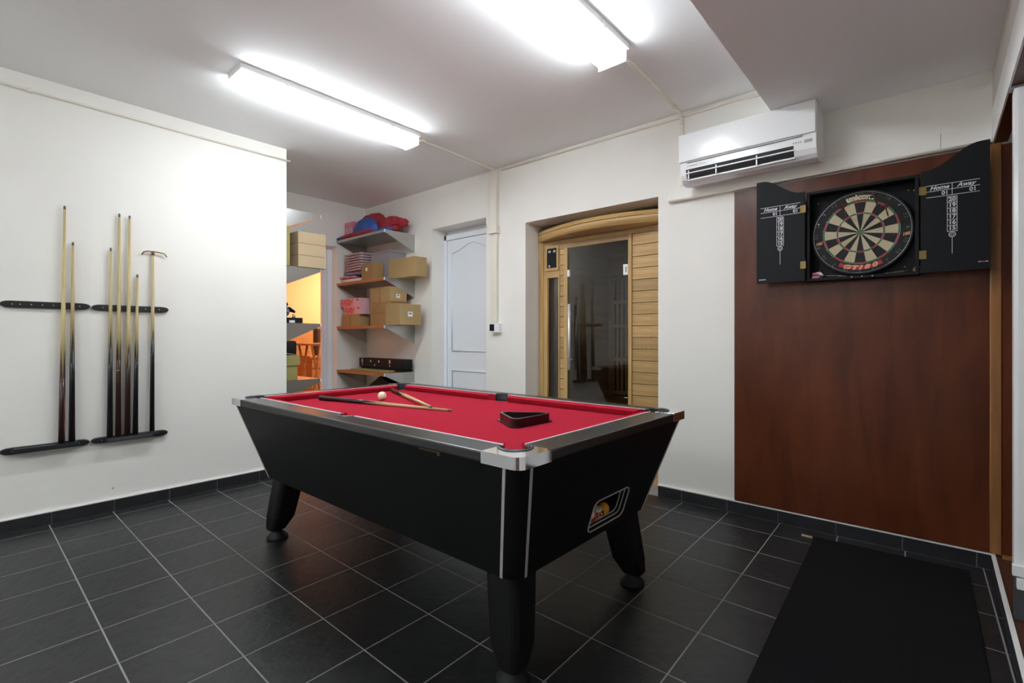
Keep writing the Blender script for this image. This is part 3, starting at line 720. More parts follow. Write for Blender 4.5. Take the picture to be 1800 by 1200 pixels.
# wall racks for the cues
def rack(y0, y1, z, label, depth, plate=None, screws=(), group='black wall bars of the cue racks'):
    t = thing('cue_rack_bar', label, 'cue rack', (XL, (y0 + y1) / 2, z), group=group)
    h = 0.0195; P = []
    for k in range(9):
        a = math.radians(-90 + 180 * k / 8); P.append((y1 - 0.045 + 0.045 * math.cos(a) ** 0.8 if math.cos(a) > 1e-6 else y1 - 0.045, h * math.sin(a)))
    for k in range(9):
        a = math.radians(90 + 180 * k / 8); c = -math.cos(a); P.append((y0 + 0.045 - 0.045 * (c ** 0.8 if c > 1e-6 else 0), h * math.sin(a)))
    M = Matrix(((0, 0, 1, XL), (1, 0, 0, 0), (0, 1, 0, z), (0, 0, 0, 1)))
    MB().prism(P, 0, depth, 0, M).build('bar', BLACKW, t, bevel=0.004)
    for y in screws: MB().lathe([(0.0035, depth - 0.001), (0.0035, depth + 0.0012)], (XL, y, z), 'x', 10).build('screw', SCREW, t)
    if plate: MB().box(XL + depth, XL + depth + 0.0015, plate[0], plate[1], z - 0.009, z + 0.010).build('label_strip', mat('grey_strip', (0.05, 0.052, 0.062), 0.5), t)
    return t
rack(0.200, 0.600, 1.326, 'upper black bar of the left cue rack, two cues in it', 0.020, None, (0.252, 0.285, 0.332, 0.38, 0.428, 0.548))
rack(0.606, 1.018, 1.323, 'upper black bar of the right cue rack, holding five sticks', 0.020, None, (0.662, 0.885, 0.962))
rb1 = rack(0.200, 0.596, 0.474, 'lower black bar of the left cue rack, two butts on it', 0.024, None, (0.25, 0.545))
rb2 = rack(0.602, 1.012, 0.474, 'lower black bar with a grey strip under the right cues', 0.024, (0.678, 0.915), (0.655, 0.955))
for rbx, ya, yb in ((rb1, 0.255, 0.54), (rb2, 0.665, 0.945)): MB().box(XL + 0.002, XL + 0.058, ya, yb, 0.462, 0.488, bev=0.004).build('ledge', BLACKW, rbx)
MB().box(XL + 0.058, XL + 0.0595, 0.678, 0.915, 0.466, 0.484).build('label_strip', MATS['grey_strip'], rb2)

# ================================================================== dartboard cabinet
CX0, CX1, CZ0, CZ1, CY = -0.560, -0.064, 1.452, 1.960, 3.225
WY = YB - 0.016
dc = thing('dartboard_cabinet', 'open black dartboard cabinet on the mahogany board', 'dartboard cabinet', (-0.31, WY, CZ0))
MB().box(CX0 + 0.004, CX1 - 0.004, WY - 0.012, WY, CZ0 + 0.004, CZ1 - 0.004).build('back_panel', CAB, dc)
m = MB(); e = 0.016
m.box(CX0, CX0 + e, CY, WY, CZ0, CZ1); m.box(CX1 - e, CX1, CY, WY, CZ0, CZ1); m.box(CX0 + e, CX1 - e, CY, WY, CZ0, CZ0 + e); m.box(CX0 + e, CX1 - e, CY, WY, CZ1 - e, CZ1)
m.build('frame', CAB, dc, bevel=0.002)
for x, z in ((CX0 + 0.045, 1.905), (CX1 - 0.045, 1.905), (CX0 + 0.05, 1.515), (CX1 - 0.06, 1.505), (CX1 - 0.022, 1.90)): MB().lathe([(0.004, 0), (0.004, -0.002)], (x, WY - 0.012, z), 'y', 10).build('screw', BRASS, dc)
for x in (-0.345, -0.300, -0.255): MB().lathe([(0.0045, 0), (0.0045, -0.006), (0.002, -0.009)], (x, CY, CZ0 + 0.008), 'y', 10).build('catch_pin', SCREW, dc)
def cab_door(xa, xb, hinge_right):
    w_ = xb - xa; P = [(xa, CZ0 + 0.004), (xb, CZ0 + 0.004)]
    prof = []
    for k in range(17):                       # scroll top: high at the free edge, low at the hinge
        s_ = k / 16
        hgt = 0.100 * (0.5 + 0.5 * math.cos(PI * min(1.0, max(0.0, (s_ - 0.12) / 0.80))))
        prof.append((s_, CZ1 + 0.004 + hgt))
    if hinge_right: P += [(xb - k / 16 * w_, prof[16 - k][1]) for k in range(17)]
    else: P += [(xb - k / 16 * w_, prof[k][1]) for k in range(17)]
    d = MB().prism(P, -CY - 0.018 + 0.0, -CY, 0, FACE(0, 0, 0)).build('door', CAB, dc)
    return d
dl = cab_door(-0.819, -0.566, True); dR = cab_door(-0.058, 0.193, False)
for o in (dl, dR):
    o.data.transform(Matrix.Translation((0, -0.018, 0)))
FY = CY - 0.018                             # y of the printed faces
for d, hx in ((dl, -0.574), (dR, -0.050)):
    for z in (1.866, 1.546): MB().box(hx - 0.014, hx + 0.014, FY - 0.0022, FY, z - 0.021, z + 0.021).box(hx - 0.003 + (0.011 if d is dl else -0.011), hx + 0.003 + (0.011 if d is dl else -0.011), FY - 0.005, FY, z - 0.021, z + 0.021).build('hinge', BRASS, d)
def scoreboard(d, xa, xb, xc, z1):
    m = MB(); T = 0.0012; Fp = FY - 0.0008
    def ln(x0, x1, z0, z1_): m.box(x0, x1, Fp, FY, z0, z1_)
    for z in (z1, z1 - 0.029, z1 - 0.058): ln(xa, xb, z - T, z + T)
    ln(xc - T, xc + T, z1 - 0.058, z1)
    m.text('Home', 0.028, FACE((xa + xc) / 2, Fp, z1 - 0.0145), shear=0.35, bold=0.0008); m.text('Away', 0.028, FACE((xb + xc) / 2, Fp, z1 - 0.0145), shear=0.35, bold=0.0008)
    m.text('01', 0.026, FACE(xc - 0.026, Fp, z1 - 0.0440), bold=0.0007); m.text('01', 0.026, FACE(xb - 0.024, Fp, z1 - 0.0440), bold=0.0007)
    top = z1 - 0.066; hw, ch = 0.0175, 0.0283
    ln(xc - hw - T, xc - hw + T, top - 6 * ch - T, top + T); ln(xc + hw - T, xc + hw + T, top - 6 * ch - T, top + T)
    for k in range(7): ln(xc - hw, xc + hw, top - k * ch - T, top - k * ch + T)
    for k, s_ in enumerate(('20', '19', '18', '17', '16', '15')): m.text(s_, 0.027, FACE(xc, Fp, top - (k + 0.5) * ch), bold=0.0009)
    bz_ = top - 6 * ch - 0.0155
    for r0, r1 in ((0.0105, 0.0135), (0.0045, 0.0068)):
        n = 28; rings = [[(xc + rr * math.cos(2 * PI * k / n), yy, bz_ + rr * math.sin(2 * PI * k / n)) for k in range(n)] for rr, yy in ((r0, FY), (r0, Fp), (r1, Fp), (r1, FY))]
        m.loft(rings, cap=False, closed=True, smooth=False)
    ln(xc - T, xc + T, bz_ - 0.013 - 0.080, bz_ - 0.013)
    m.build('scoreboard_print', CHALKW, d)
scoreboard(dl, -0.797, -0.588, -0.692, 1.905); scoreboard(dR, -0.036, 0.158, 0.060, 1.886)
m = MB()
for k in range(6): m.box(-0.806 + k * 0.0065, -0.8012 + k * 0.0065, FY - 0.0008, FY, 1.474, 1.480)
m.build('small_mark', CHALKW, dl)
MB().box(0.152, 0.186, FY - 0.0008, FY, 1.490, 1.4945).box(0.160, 0.178, FY - 0.0012, FY, 1.4905, 1.494, 1).build('small_mark', [CHALKW, DB_RED], dR)

# dartboard
BX, BZ_, BY = -0.312, 1.704, 3.262
db = thing('dartboard', 'round dartboard with red and green rings inside the open cabinet', 'dartboard', (BX, BY + 0.04, BZ_))
SC = 1.0135
MB().lathe([(0.2255 * SC, 0.038), (0.2255 * SC, 0.0), (0.223 * SC, -0.002)], (BX, BY, BZ_), 'y', 72).build('board', DB_BLACK, db)
m = MB()
radii = [0.0, 0.00635, 0.0159, 0.099, 0.107, 0.162, 0.170]
def pt(r, a, y): return (BX + r * SC * math.sin(a), y, BZ_ + r * SC * math.cos(a))
for s_ in range(20):
    dark = s_ % 2 == 0
    for ri, (ra, rb_) in enumerate(zip(radii[2:], radii[3:])):
        mi = (0 if dark else 1) if ri in (0, 2) else (2 if dark else 3)
        for q in range(3):
            a0 = math.radians(-9 + s_ * 18 + q * 6); a1 = a0 + math.radians(6)
            m.face([m.bm.verts.new(pt(r_, a_, BY - 0.0022)) for r_, a_ in ((ra, a0), (rb_, a0), (rb_, a1), (ra, a1))], mi)
for (ra, rb_, mi) in ((0.00635, 0.0159, 3), (0.0, 0.00635, 2)):
    for q in range(24):
        a0, a1 = 2 * PI * q / 24, 2 * PI * (q + 1) / 24
        pts_ = [(rb_, a0), (rb_, a1)] + ([(ra, a1), (ra, a0)] if ra > 0 else [(0, 0)])
        m.face([m.bm.verts.new(pt(r_, a_, BY - 0.0023)) for r_, a_ in pts_], mi)
m.build('playing_face', [DB_BLACK, DB_CREAM, DB_RED, DB_GREEN], db)
m = MB()
for rr in radii[1:]: m.path([pt(rr, 2 * PI * k / 72, BY - 0.003) for k in range(73)], 0.0006, 4)
for s_ in range(20):
    a = math.radians(9 + 18 * s_); m.tube(pt(0.0159, a, BY - 0.003), pt(0.178, a, BY - 0.003), 0.0006, n=4)
m.build('wire_spider', WIRE, db)
m = MB(); m.path([pt(0.2155, 2 * PI * k / 90, BY - 0.004) for k in range(91)], 0.0012, 5)
for s_, nme in enumerate('20 1 18 4 13 6 10 15 2 17 3 19 7 16 8 11 14 9 12 5'.split()):
    a = 18 * s_; th = math.radians(-a)
    M = FACE(*pt(0.2015, math.radians(a), BY - 0.004)) @ Matrix.Rotation(th, 4, 'Z')
    m.text(nme, 0.030, M, ext=0.0006, bold=-0.0012)
m.build('number_ring', WIRE, db)
def arc_text(m, body, size, rad, a_mid, steps, mi, flip=False, shear=0.0, bold=0.0, wide=1.0):
    n = len(body)
    for i, ch in enumerate(body):
        tot = sum(steps); a = a_mid + (sum(steps[:i]) + steps[i] / 2 - tot / 2) * (-1 if flip else 1)
        M = FACE(*pt(rad, math.radians(a), BY - 0.0032)) @ Matrix.Rotation(math.radians(-a + (180 if flip else 0)), 4, 'Z') @ Matrix.Diagonal((wide, 1, 1, 1))
        m.text(ch, size, M, mi, shear=shear, bold=bold)
m = MB()
n = 24
for k in range(n):                           # red band behind the lower lettering
    a0, a1 = math.radians(150 + 60 * k / n), math.radians(150 + 60 * (k + 1) / n)
    m.face([m.bm.verts.new(pt(r_, a_, BY - 0.0024)) for r_, a_ in ((0.178, a0), (0.199, a0), (0.199, a1), (0.178, a1))], 1)
m.build('lower_band', [DB_TAN, DB_RED], db)
m = MB(); arc_text(m, 'unicorn', 0.041, 0.190, 0, [6.0, 6.0, 3.3, 5.5, 5.8, 4.5, 6.0], 0, bold=0.0028, wide=1.08)
m.build('upper_lettering', DB_TAN, db)
m = MB(); arc_text(m, 'GT180', 0.030, 0.1885, 180, [11.5, 9.5, 7, 10.5, 10.5], 0, flip=True, shear=0.25, bold=0.0022, wide=1.5)
m.build('lower_lettering', DB_ORANGE, db)
for a_ in (258, 100):
    m = MB()
    M = FACE(*pt(0.195, math.radians(a_), BY - 0.003)) @ Matrix.Rotation(math.radians(10), 4, 'Z')
    m.text('180', 0.021, M, 0, shear=0.3, bold=0.001); m.build('side_lettering', DB_ORANGE, db)

def dart(label, p, d, fm, bmx=BRASS, group=None, L=0.15, roll=0.4):
    """p: point of the needle, d: direction from needle to flight"""
    z = Vector(d).normalized(); p = Vector(p)
    x = z.cross(Vector((0, 0, 1)) if abs(z.z) < 0.9 else Vector((0, 1, 0))).normalized(); y = z.cross(x)
    M = Matrix(((x.x, y.x, z.x, p.x), (x.y, y.y, z.y, p.y), (x.z, y.z, z.z, p.z), (0, 0, 0, 1)))
    t = thing('dart', label, 'dart', group=group, M=M)
    MB().lathe([(0.0004, 0), (0.0011, 0.006), (0.0011, 0.032)], (0, 0, 0), 'z', 8).build('needle', WIRE, t, local=True)
    MB().lathe([(0.0022, 0.030), (0.0034, 0.036), (0.0034, 0.076), (0.0024, 0.082)], (0, 0, 0), 'z', 12).build('barrel', bmx, t, local=True)
    MB().lathe([(0.0020, 0.081), (0.0026, 0.10), (0.0020, 0.122)], (0, 0, 0), 'z', 8).build('stem', CBUTT, t, local=True)
    for k in range(4):
        R_ = Matrix.Rotation(roll + k * PI / 2, 4, 'Z')
        m = MB(); m.prism([(0.0015, 0.112), (0.019, 0.128), (0.019, 0.150), (0.012, 0.154), (0.0015, 0.150)], -0.0003, 0.0003, 0, R_ @ Matrix(((1, 0, 0, 0), (0, 0, 1, 0), (0, 1, 0, 0), (0, 0, 0, 1)))); m.build('flight', fm, t, local=True)
    return t
FRED = mat('flight_red', (0.30, 0.035, 0.05), 0.4); FMAR = mat('flight_maroon', (0.15, 0.03, 0.04), 0.4)
FGOLD = mat('flight_gold', (0.36, 0.27, 0.10), 0.35); FPINK = mat('flight_pink', (0.50, 0.16, 0.22), 0.4); FWHITE = mat('flight_white', (0.6, 0.55, 0.58), 0.4)
dart('dart stuck in the upper right of the dartboard, red flight', (-0.188, BY - 0.006, 1.762), (-0.05, -1, 0.28), FRED)
dart('dart with a dark maroon flight stuck near the top of the dartboard', (-0.236, BY - 0.006, 1.836), (-0.03, -1, 0.18), FMAR)
dart('dart stuck in the upper left of the dartboard, red flight', (-0.376, BY - 0.006, 1.800), (0.02, -1, 0.22), FRED)
zl = CZ0 + e
dart('dart with a gold flight lying at the right of the cabinet floor', (-0.205, CY + 0.035, zl + 0.004), (1, 0.10, 0.075), FGOLD)
dart('pink and white flighted dart at the left of the cabinet floor, nearer the front', (-0.385, CY + 0.020, zl + 0.004), (-1, 0.05, 0.09), FPINK)
dart('pink and white flighted dart at the left of the cabinet floor, behind its twin', (-0.372, CY + 0.040, zl + 0.004), (-1, 0.06, 0.11), FWHITE, roll=0.1)

# ================================================================== sauna
SF = 3.53
sa = thing('sauna_cabin', 'pine infrared sauna cabin set into the back wall recess', 'sauna', (-2.1, SF + 0.5, 0))
SX0, SX1 = -2.722, -1.345
m = MB(); m.box(SX0, SX0 + 0.04, SF + 0.06, 4.75, 0, 2.0); m.box(SX1 - 0.04, SX1, SF + 0.06, 4.75, 0, 2.0); m.box(SX0, SX1, 4.70, 4.75, 0, 2.0); m.box(SX0, SX1, SF, 4.75, 1.985, 2.02); m.box(SX0, SX1, SF, 4.75, 0, 0.06)
m.build('cabin_shell', SAUD, sa)
# fascia
m = MB(); N = 20; outer = []; inner = []
for k in range(N + 1):
    s_ = k / N; x = SX0 - 0.012 + (SX1 - SX0 + 0.02) * s_
    outer.append((x, SF - 0.008 - 0.185 * math.sin(PI * s_) ** 0.9)); inner.append((x, SF + 0.04))
for k in range(N):
    a, b, c, d = outer[k], outer[k + 1], inner[k + 1], inner[k]
    V = [m.bm.verts.new((p[0], p[1], z)) for z in (1.988, 2.079) for p in (a, b, c, d)]
    for q in ((0, 1, 5, 4), (3, 2, 1, 0), (4, 5, 6, 7)): m.face([V[i] for i in q], smooth=(q[0] == 0 and q[1] == 1))
bmesh.ops.remove_doubles(m.bm, verts=m.bm.verts[:], dist=1e-5)
fa = m.build('canopy', PINE, sa)
m = MB(); m.path([(x, y - 0.003, 2.050) for x, y in outer], 0.005, 6); m.build('moulding', PINEV, fa)
for x in (-2.314, -1.874):
    MB().lathe([(0.036, 0), (0.036, -0.006), (0.024, -0.008)], (x, SF - 0.105, 1.989), 'z', 20).build('spotlight', STEEL, fa)
FR = SF
MB().box(SX0, -2.674, FR - 0.012, FR + 0.05, 0.02, 1.987, bev=0.003).build('corner_post', PINEV, sa)
MB().box(-2.674, SX1, FR, FR + 0.05, 1.945, 1.987).build('top_board', PINE, sa)
MB().box(-2.674, -1.806, FR - 0.004, FR + 0.05, 1.905, 1.952, bev=0.002).build('door_head', PINE, sa)
MB().box(-2.450, -2.414, FR - 0.010, FR + 0.05, 0.05, 1.906, bev=0.003).build('door_post', PINEV, sa)
MB().box(-1.836, -1.806, FR - 0.010, FR + 0.05, 0.05, 1.945, bev=0.003).build('door_post', PINEV, sa)
MB().box(-2.414, -1.836, FR, FR + 0.05, 0.03, 0.10).build('door_sill', PINE, sa)
def plank(x0, x1, z0, z1): return MB().box(x0, x1, FR + 0.004, FR + 0.045, z0 + 0.002, z1 - 0.002, bev=0.003).build('plank', PINE, sa)
PP = 0.0905; z = 1.945; src = None
while z > 0.06:
    if src is None: src = plank(-1.806, SX1, z - PP, z); z_src = z
    else: share(src, 'plank', sa, Matrix.Translation((0, 0, z - z_src)))
    z -= PP
z = 1.945; src = None
while z > 0.06:                              # slim planks between window and door
    if src is None: src = plank(-2.500, -2.450, z - PP, z); z_src = z
    else: share(src, 'plank', sa, Matrix.Translation((0, 0, z - z_src)))
    z -= PP
MB().box(-2.674, -2.500, FR + 0.002, FR + 0.045, 1.690, 1.945, bev=0.002).build('control_board', PINE, sa)
m = MB(); m.box(-2.646, -2.632, FR - 0.012, FR + 0.01, 1.722, 1.938); m.box(-2.526, -2.506, FR - 0.012, FR + 0.01, 1.722, 1.938); m.box(-2.632, -2.526, FR - 0.012, FR + 0.01, 1.920, 1.938); m.box(-2.632, -2.526, FR - 0.012, FR + 0.01, 1.722, 1.746)
m.build('control_surround', PINEV, sa)
cp = MB().box(-2.630, -2.528, FR - 0.006, FR + 0.01, 1.747, 1.919).build('control_panel', CAB, sa)
for x, z, wd in ((-2.606, 1.893, 0.013), (-2.552, 1.893, 0.013), (-2.608, 1.764, 0.010)): MB().box(x - wd, x + wd, FR - 0.0075, FR - 0.005, z - 0.010, z + 0.010).build('symbol', LEDON, cp)
m = MB(); m.box(-2.674, -2.632, FR - 0.004, FR + 0.045, 0.05, 1.690, bev=0.002); m.build('window_post', PINEV, sa)
m = MB(); m.box(-2.512, -2.500, FR - 0.004, FR + 0.045, 0.05, 1.690); m.build('window_post', PINEV, sa)
MB().box(-2.632, -2.512, FR - 0.004, FR + 0.045, 1.660, 1.690).build('window_head', PINE, sa)
MB().box(-2.632, -2.512, FR, FR + 0.045, 0.05, 0.40).build('window_sill', PINE, sa)
MB().box(-2.632, -2.512, FR + 0.018, FR + 0.024, 0.40, 1.660).build('side_pane', SMOKED, sa)
gd = MB().box(-2.412, -1.838, FR + 0.002, FR + 0.010, 0.10, 1.903).build('glass_door', SMOKED, sa)
MB().tube((-2.370, FR - 0.045, 0.853), (-2.370, FR - 0.045, 1.416), 0.0125, n=16).tube((-2.370, FR - 0.045, 1.33), (-2.370, FR + 0.004, 1.33), 0.007).tube((-2.370, FR - 0.045, 0.94), (-2.370, FR + 0.004, 0.94), 0.007).build('outer_handle', mat('satin_bar', (0.86, 0.86, 0.85), 0.35, metal=0.5), gd)
MB().tube((-2.367, FR + 0.06, 0.90), (-2.367, FR + 0.06, 1.41), 0.009, n=16).tube((-2.367, FR + 0.06, 1.33), (-2.367, FR + 0.01, 1.33), 0.007).tube((-2.367, FR + 0.06, 0.94), (-2.367, FR + 0.01, 0.94), 0.007).build('inner_handle', STEEL, gd)
MB().box(-2.414, -2.394, FR - 0.008, FR + 0.02, 1.655, 1.715, bev=0.003).build('catch', PLASTIC, gd)
for z in (1.668, 0.35): MB().box(-1.878, -1.836, FR - 0.012, FR + 0.02, z - 0.042, z + 0.042, bev=0.006).box(-1.858, -1.846, FR - 0.014, FR - 0.010, z - 0.022, z + 0.022, 1).build('hinge', [PLASTIC, GREYPL], gd)
MB().tube((-1.870, FR - 0.012, 0.655), (-1.838, FR - 0.012, 0.655), 0.004).build('lower_pin', STEEL, gd)
# inside: bench with slatted front
bn = MB().box(SX0 + 0.06, SX1 - 0.06, 4.15, 4.69, 0.44, 0.48).build('bench', SAUD, sa)
for k in range(9): MB().box(-2.60 + k * 0.13, -2.565 + k * 0.13, 4.18, 4.20, 0.08, 0.43).build('bench_slat', SAUD, bn)
for k in range(10): MB().box(SX0 + 0.05, SX1 - 0.05, 4.68, 4.69, 0.62 + k * 0.135, 0.745 + k * 0.135).build('inner_plank', SAUD, sa)
hg = MB().box(-2.62, -1.86, 4.665, 4.675, 0.52, 1.78).build('heater_panel', DARKBR, sa)
for k in range(15): MB().box(-2.60 + k * 0.050, -2.578 + k * 0.050, 4.635, 4.66, 0.56, 1.74).build('heater_slat', SAUD, hg)
for z in (0.55, 0.90, 1.25, 1.50, 1.75): MB().box(-2.62, -1.86, 4.628, 4.665, z - 0.018, z + 0.018).build('heater_rail', SAUD, hg)

# ================================================================== stainless wall shelves
def shelf(label, xa, xb, wall, sgn, z, wooden, group, dep=0.385):
    """wall: y of the wall; sgn -1 projects to -y, +1 to +y"""
    t = thing('wall_shelf', label, 'shelf', ((xa + xb) / 2, wall, z), group=group)
    yf = wall + sgn * dep; ya, yb = sorted((wall, yf))
    if wooden:
        MB().box(xa, xb - 0.012, ya + (0.0 if sgn > 0 else 0.0), yb, z - 0.026, z, bev=0.002).build('board', SHELFW, t)
        MB().box(xa + 0.01, xb - 0.014, ya + 0.012, yb - 0.012, z - 0.030, z - 0.0265).build('underside_tray', STEEL, t)
    else:
        MB().box(xa, xb - 0.006, ya, yb, z - 0.028, z, bev=0.002).build('board', STEEL, t)
    for x in (xa + 0.012, xb - 0.004):
        P = [(wall, z), (yf, z), (yf, z - 0.026), (wall, z - 0.192)]
        m = MB(); M = Matrix(((0, 0, 1, 0), (1, 0, 0, 0), (0, 1, 0, 0), (0, 0, 0, 1)))
        m.prism(P, x - 0.002, x + 0.002, 0, M); m.build('bracket', STEEL, t)
    MB().box(xb - 0.012, xb - 0.001, yf - 0.004, yf + 0.004, z - 0.030, z + 0.001, bev=0.002).build('corner_cap', PLASTIC, t)
    return t
GR, GL = 'steel shelves on the alcove back wall', 'steel shelves behind the left wall end'
ZS = (2.243, 1.750, 1.256, 0.758)
SXa, SXb = XA + 0.003, -4.280
for z, nme, wd in zip(ZS, ('top steel shelf under the red and blue clothes', 'second shelf from the top, holding plastic packs and two cartons', 'third shelf from the top, holding the pink boxes and cartons', 'lowest shelf in view, holding the black case'), (0, 1, 1, 1)):
    shelf(nme, SXa, SXb, YB, -1, z, wd, GR)
for z, nme in zip(ZS, ('empty shining steel shelf at the end of the left wall', 'steel shelf at the left wall end, carrying three pale flat cartons', 'steel shelf at the left wall end, carrying the dark cap', 'steel shelf at the left wall end, carrying two olive cartons')):
    shelf(nme, SXa, -4.225, 1.846, 1, z, False, GL)

# ---- things on the shelves
def carton(label, x0, x1, y0, y1, z0, z1, m=CARD, tape='y', lab=None, group=None, rz=0.0, tm=TAPE):
    t = thing('cardboard_box', label, 'box', ((x0 + x1) / 2, (y0 + y1) / 2, z0), rz, group)
    W = WM[t.name]; cx, cy = (x0 + x1) / 2, (y0 + y1) / 2
    def b(nm_, mt, a0, a1, c0, c1, d0, d1, bev=0.0):
        q = MB().box(a0 - cx, a1 - cx, c0 - cy, c1 - cy, d0 - z0, d1 - z0, bev=bev); return q.build(nm_, mt, t, local=True)
    b('carton', m, x0, x1, y0, y1, z0, z1, 0.003)
    if tape:
        xm, wd = (x0 + x1) / 2, 0.022
        b('tape', tm, xm - wd, xm + wd, y0 - 0.0008, y0 + 0.001, z0 + 0.002, z1 - 0.002)
        b('flap_seam', INK, xm - 0.001, xm + 0.001, y0 - 0.0010, y0, z0 + 0.003, z1 - 0.003)
    if lab:
        side, u0, u1, v0, v1 = lab
        if side == 'x': b('paper_label', PAPER, x1 - 0.001, x1 + 0.0012, u0, u1, v0, v1); b('label_print', INK, x1 + 0.001, x1 + 0.0016, u0 + 0.2 * (u1 - u0), u1 - 0.2 * (u1 - u0), v0 + 0.55 * (v1 - v0), v0 + 0.75 * (v1 - v0))
        else: b('paper_label', PAPER, u0, u1, y0 - 0.0012, y0 + 0.001, v0, v1)
    return t
z2, z3, z4 = ZS[1], ZS[2], ZS[3]
GC = 'brown cartons on the alcove shelves'
carton('small brown carton with a white label, left of the long carton', -4.745, -4.527, 2.972, 3.10, z2, z2 + 0.178, CARDD, None, ('y', -4.665, -4.63, z2 + 0.095, z2 + 0.132), GC)
carton('long brown carton sticking out past the end of its shelf', -4.405, -3.962, 3.085, 3.24, z2, z2 + 0.200, CARD, None, None, GC)
carton('low brown carton under the two pink boxes', -5.178, -4.825, 2.99, 3.12, z3, z3 + 0.132, CARD, 'y', None, GC)
carton('brown carton at the bottom left of the carton stack', -4.600, -4.290, 2.99, 3.29, z3, z3 + 0.123, CARDD, None, None, GC)
carton('brown carton lying on another, below the labelled top carton', -4.600, -4.295, 2.99, 3.29, z3 + 0.1235, z3 + 0.250, CARDD, None, None, GC)
carton('brown taped carton with a white label on top of the stack', -4.655, -4.285, 3.02, 3.23, z3 + 0.2505, z3 + 0.405, CARD, 'y', ('x', 3.095, 3.145, z3 + 0.290, z3 + 0.330), GC)
carton('brown carton with a white label at the right end of the third shelf', -4.282, -4.040, 2.962, 3.225, z3, z3 + 0.212, CARD, None, ('x', 3.06, 3.12, z3 + 0.085, z3 + 0.135), GC)
def pinkbox(label, x0, x1, y0, y1, z0, z1):
    t = thing('patterned_box', label, 'box', ((x0 + x1) / 2, (y0 + y1) / 2, z0), group='pink boxes with red flowers')
    MB().box(x0, x1, y0, y1, z0, z1, bev=0.003).build('carton', PINK, t)
    MB().box(x0 + 0.005, x0 + (x1 - x0) * 0.62, y0 - 0.001, y0 + 0.001, z0 + 0.006, z1 - 0.006).build('flower_print', FLORAL, t)
    MB().box(x0 + (x1 - x0) * 0.78, x0 + (x1 - x0) * 0.88, y0 - 0.0012, y0 + 0.001, z1 - 0.026, z1 - 0.012).build('small_logo', mat('logo_blue', (0.05, 0.08, 0.3), 0.5), t)
pinkbox('pink flowered box, lower of the two', -5.135, -4.775, 2.99, 3.10, z3 + 0.1325, z3 + 0.219)
pinkbox('pink flowered box, upper of the two', -5.205, -4.782, 2.99, 3.10, z3 + 0.2195, z3 + 0.312)

# plastic packs and papers on the second shelf
def slab(name, label, cat, x0, x1, y0, y1, z0, z1, m, group=None, rz=0.0, part='pack'):
    cx, cy = (x0 + x1) / 2, (y0 + y1) / 2
    t = thing(name, label, cat, (cx, cy, z0), rz, group)
    b = bmesh.new(); bmesh.ops.create_cube(b, size=1.0); bmesh.ops.subdivide_edges(b, edges=b.edges[:], cuts=4, use_grid_fill=True)
    h = z1 - z0
    for v in b.verts:
        fx, fy = 1 - abs(v.co.x * 2) ** 4, 1 - abs(v.co.y * 2) ** 4
        k = 0.55 + 0.45 * min(fx, fy) + 0.12 * noise.noise((v.co.x * 3 + x0 * 9, v.co.y * 3, z0 * 31))
        v.co = (v.co.x * (x1 - x0), v.co.y * (y1 - y0), h / 2 + v.co.z * h * min(1, k))
    q = MB(); q.merge(b, 0, None, True); q.build(part, m, t, local=True); return t
order = ('second', 'third', 'fourth', 'fifth', 'sixth', 'seventh', 'eighth')
slab('paper_pile', 'pile of white papers at the left end of the second shelf', 'papers', -5.20, -4.79, 3.00, 3.25, z2, z2 + 0.050, PAPER, None, 0.03, 'sheets')
slab('plastic_pack', 'dark red flat pack lying on the white papers', 'pack', -5.22, -4.95, 2.99, 3.20, z2 + 0.052, z2 + 0.078, PINKP, 'flat plastic packs', 0.04)
slab('plastic_pack', 'blue grey pack, lowest in the tall stack of pink packs', 'pack', -5.165, -4.800, 3.01, 3.24, z2 + 0.080, z2 + 0.125, BLUEP, 'flat plastic packs', 0.02)
zz_ = z2 + 0.127
for k in range(7):
    nme = 'pale pink flat pack, %s from the bottom of the tall pack stack' % order[k] if k < 6 else 'pale pink flat pack on top of the tall pack stack'
    slab('plastic_pack', nme, 'pack', -5.160 + random.uniform(-.01, .01), -4.815, 3.01, 3.23, zz_, zz_ + 0.029, CLEARP, 'flat plastic packs', random.uniform(-0.04, 0.04)); zz_ += 0.0295
t = thing('clear_plastic_box', 'clear plastic box behind the pale pink packs', 'box', (-4.62, 3.22, z2))
MB().box(-4.782, -4.42, 3.115, 3.31, z2 + 0.004, z2 + 0.300, bev=0.008).build('tub', CLEAR, t); MB().box(-4.784, -4.41, 3.108, 3.315, z2 + 0.300, z2 + 0.318, bev=0.006).build('lid', CLEAR, t)
MB().box(-4.78, -4.43, 3.12, 3.305, z2 + 0.003, z2 + 0.006).build('tub_base', CLEAR, t)

# clothes and bags on the top shelf
def blob(name, label, cat, parts, z0, group=None, ymin=None):
    c0 = parts[0][1]; t = thing(name, label, cat, (c0[0], c0[1], z0), group=group)
    for pn, c, s_, m, amp, fr, seed in parts:
        b = bmesh.new(); bmesh.ops.create_icosphere(b, subdivisions=5, radius=1.0)
        for v in b.verts:
            n0 = v.co.copy(); f_ = 1 + amp * noise.fractal(n0 * fr + Vector((seed, 0, 0)), 0.8, 2.1, 4) + 0.5 * amp * abs(noise.noise(n0 * fr * 2.2 + Vector((0, seed, 0))))
            p = Vector((n0.x * s_[0], n0.y * s_[1], n0.z * s_[2])) * f_ + Vector(c)
            if p.z < z0: p.z = z0 + 0.001 + 0.0003 * (seed % 5)
            if p.y > YB - 0.012: p.y = YB - 0.012
            if ymin and p.y < ymin: p.y = ymin + 0.15 * (p.y - ymin)
            v.co = p
        q = MB(); q.merge(b, 0, None, True); q.build(pn, m, t)
    return t
z1 = ZS[0]
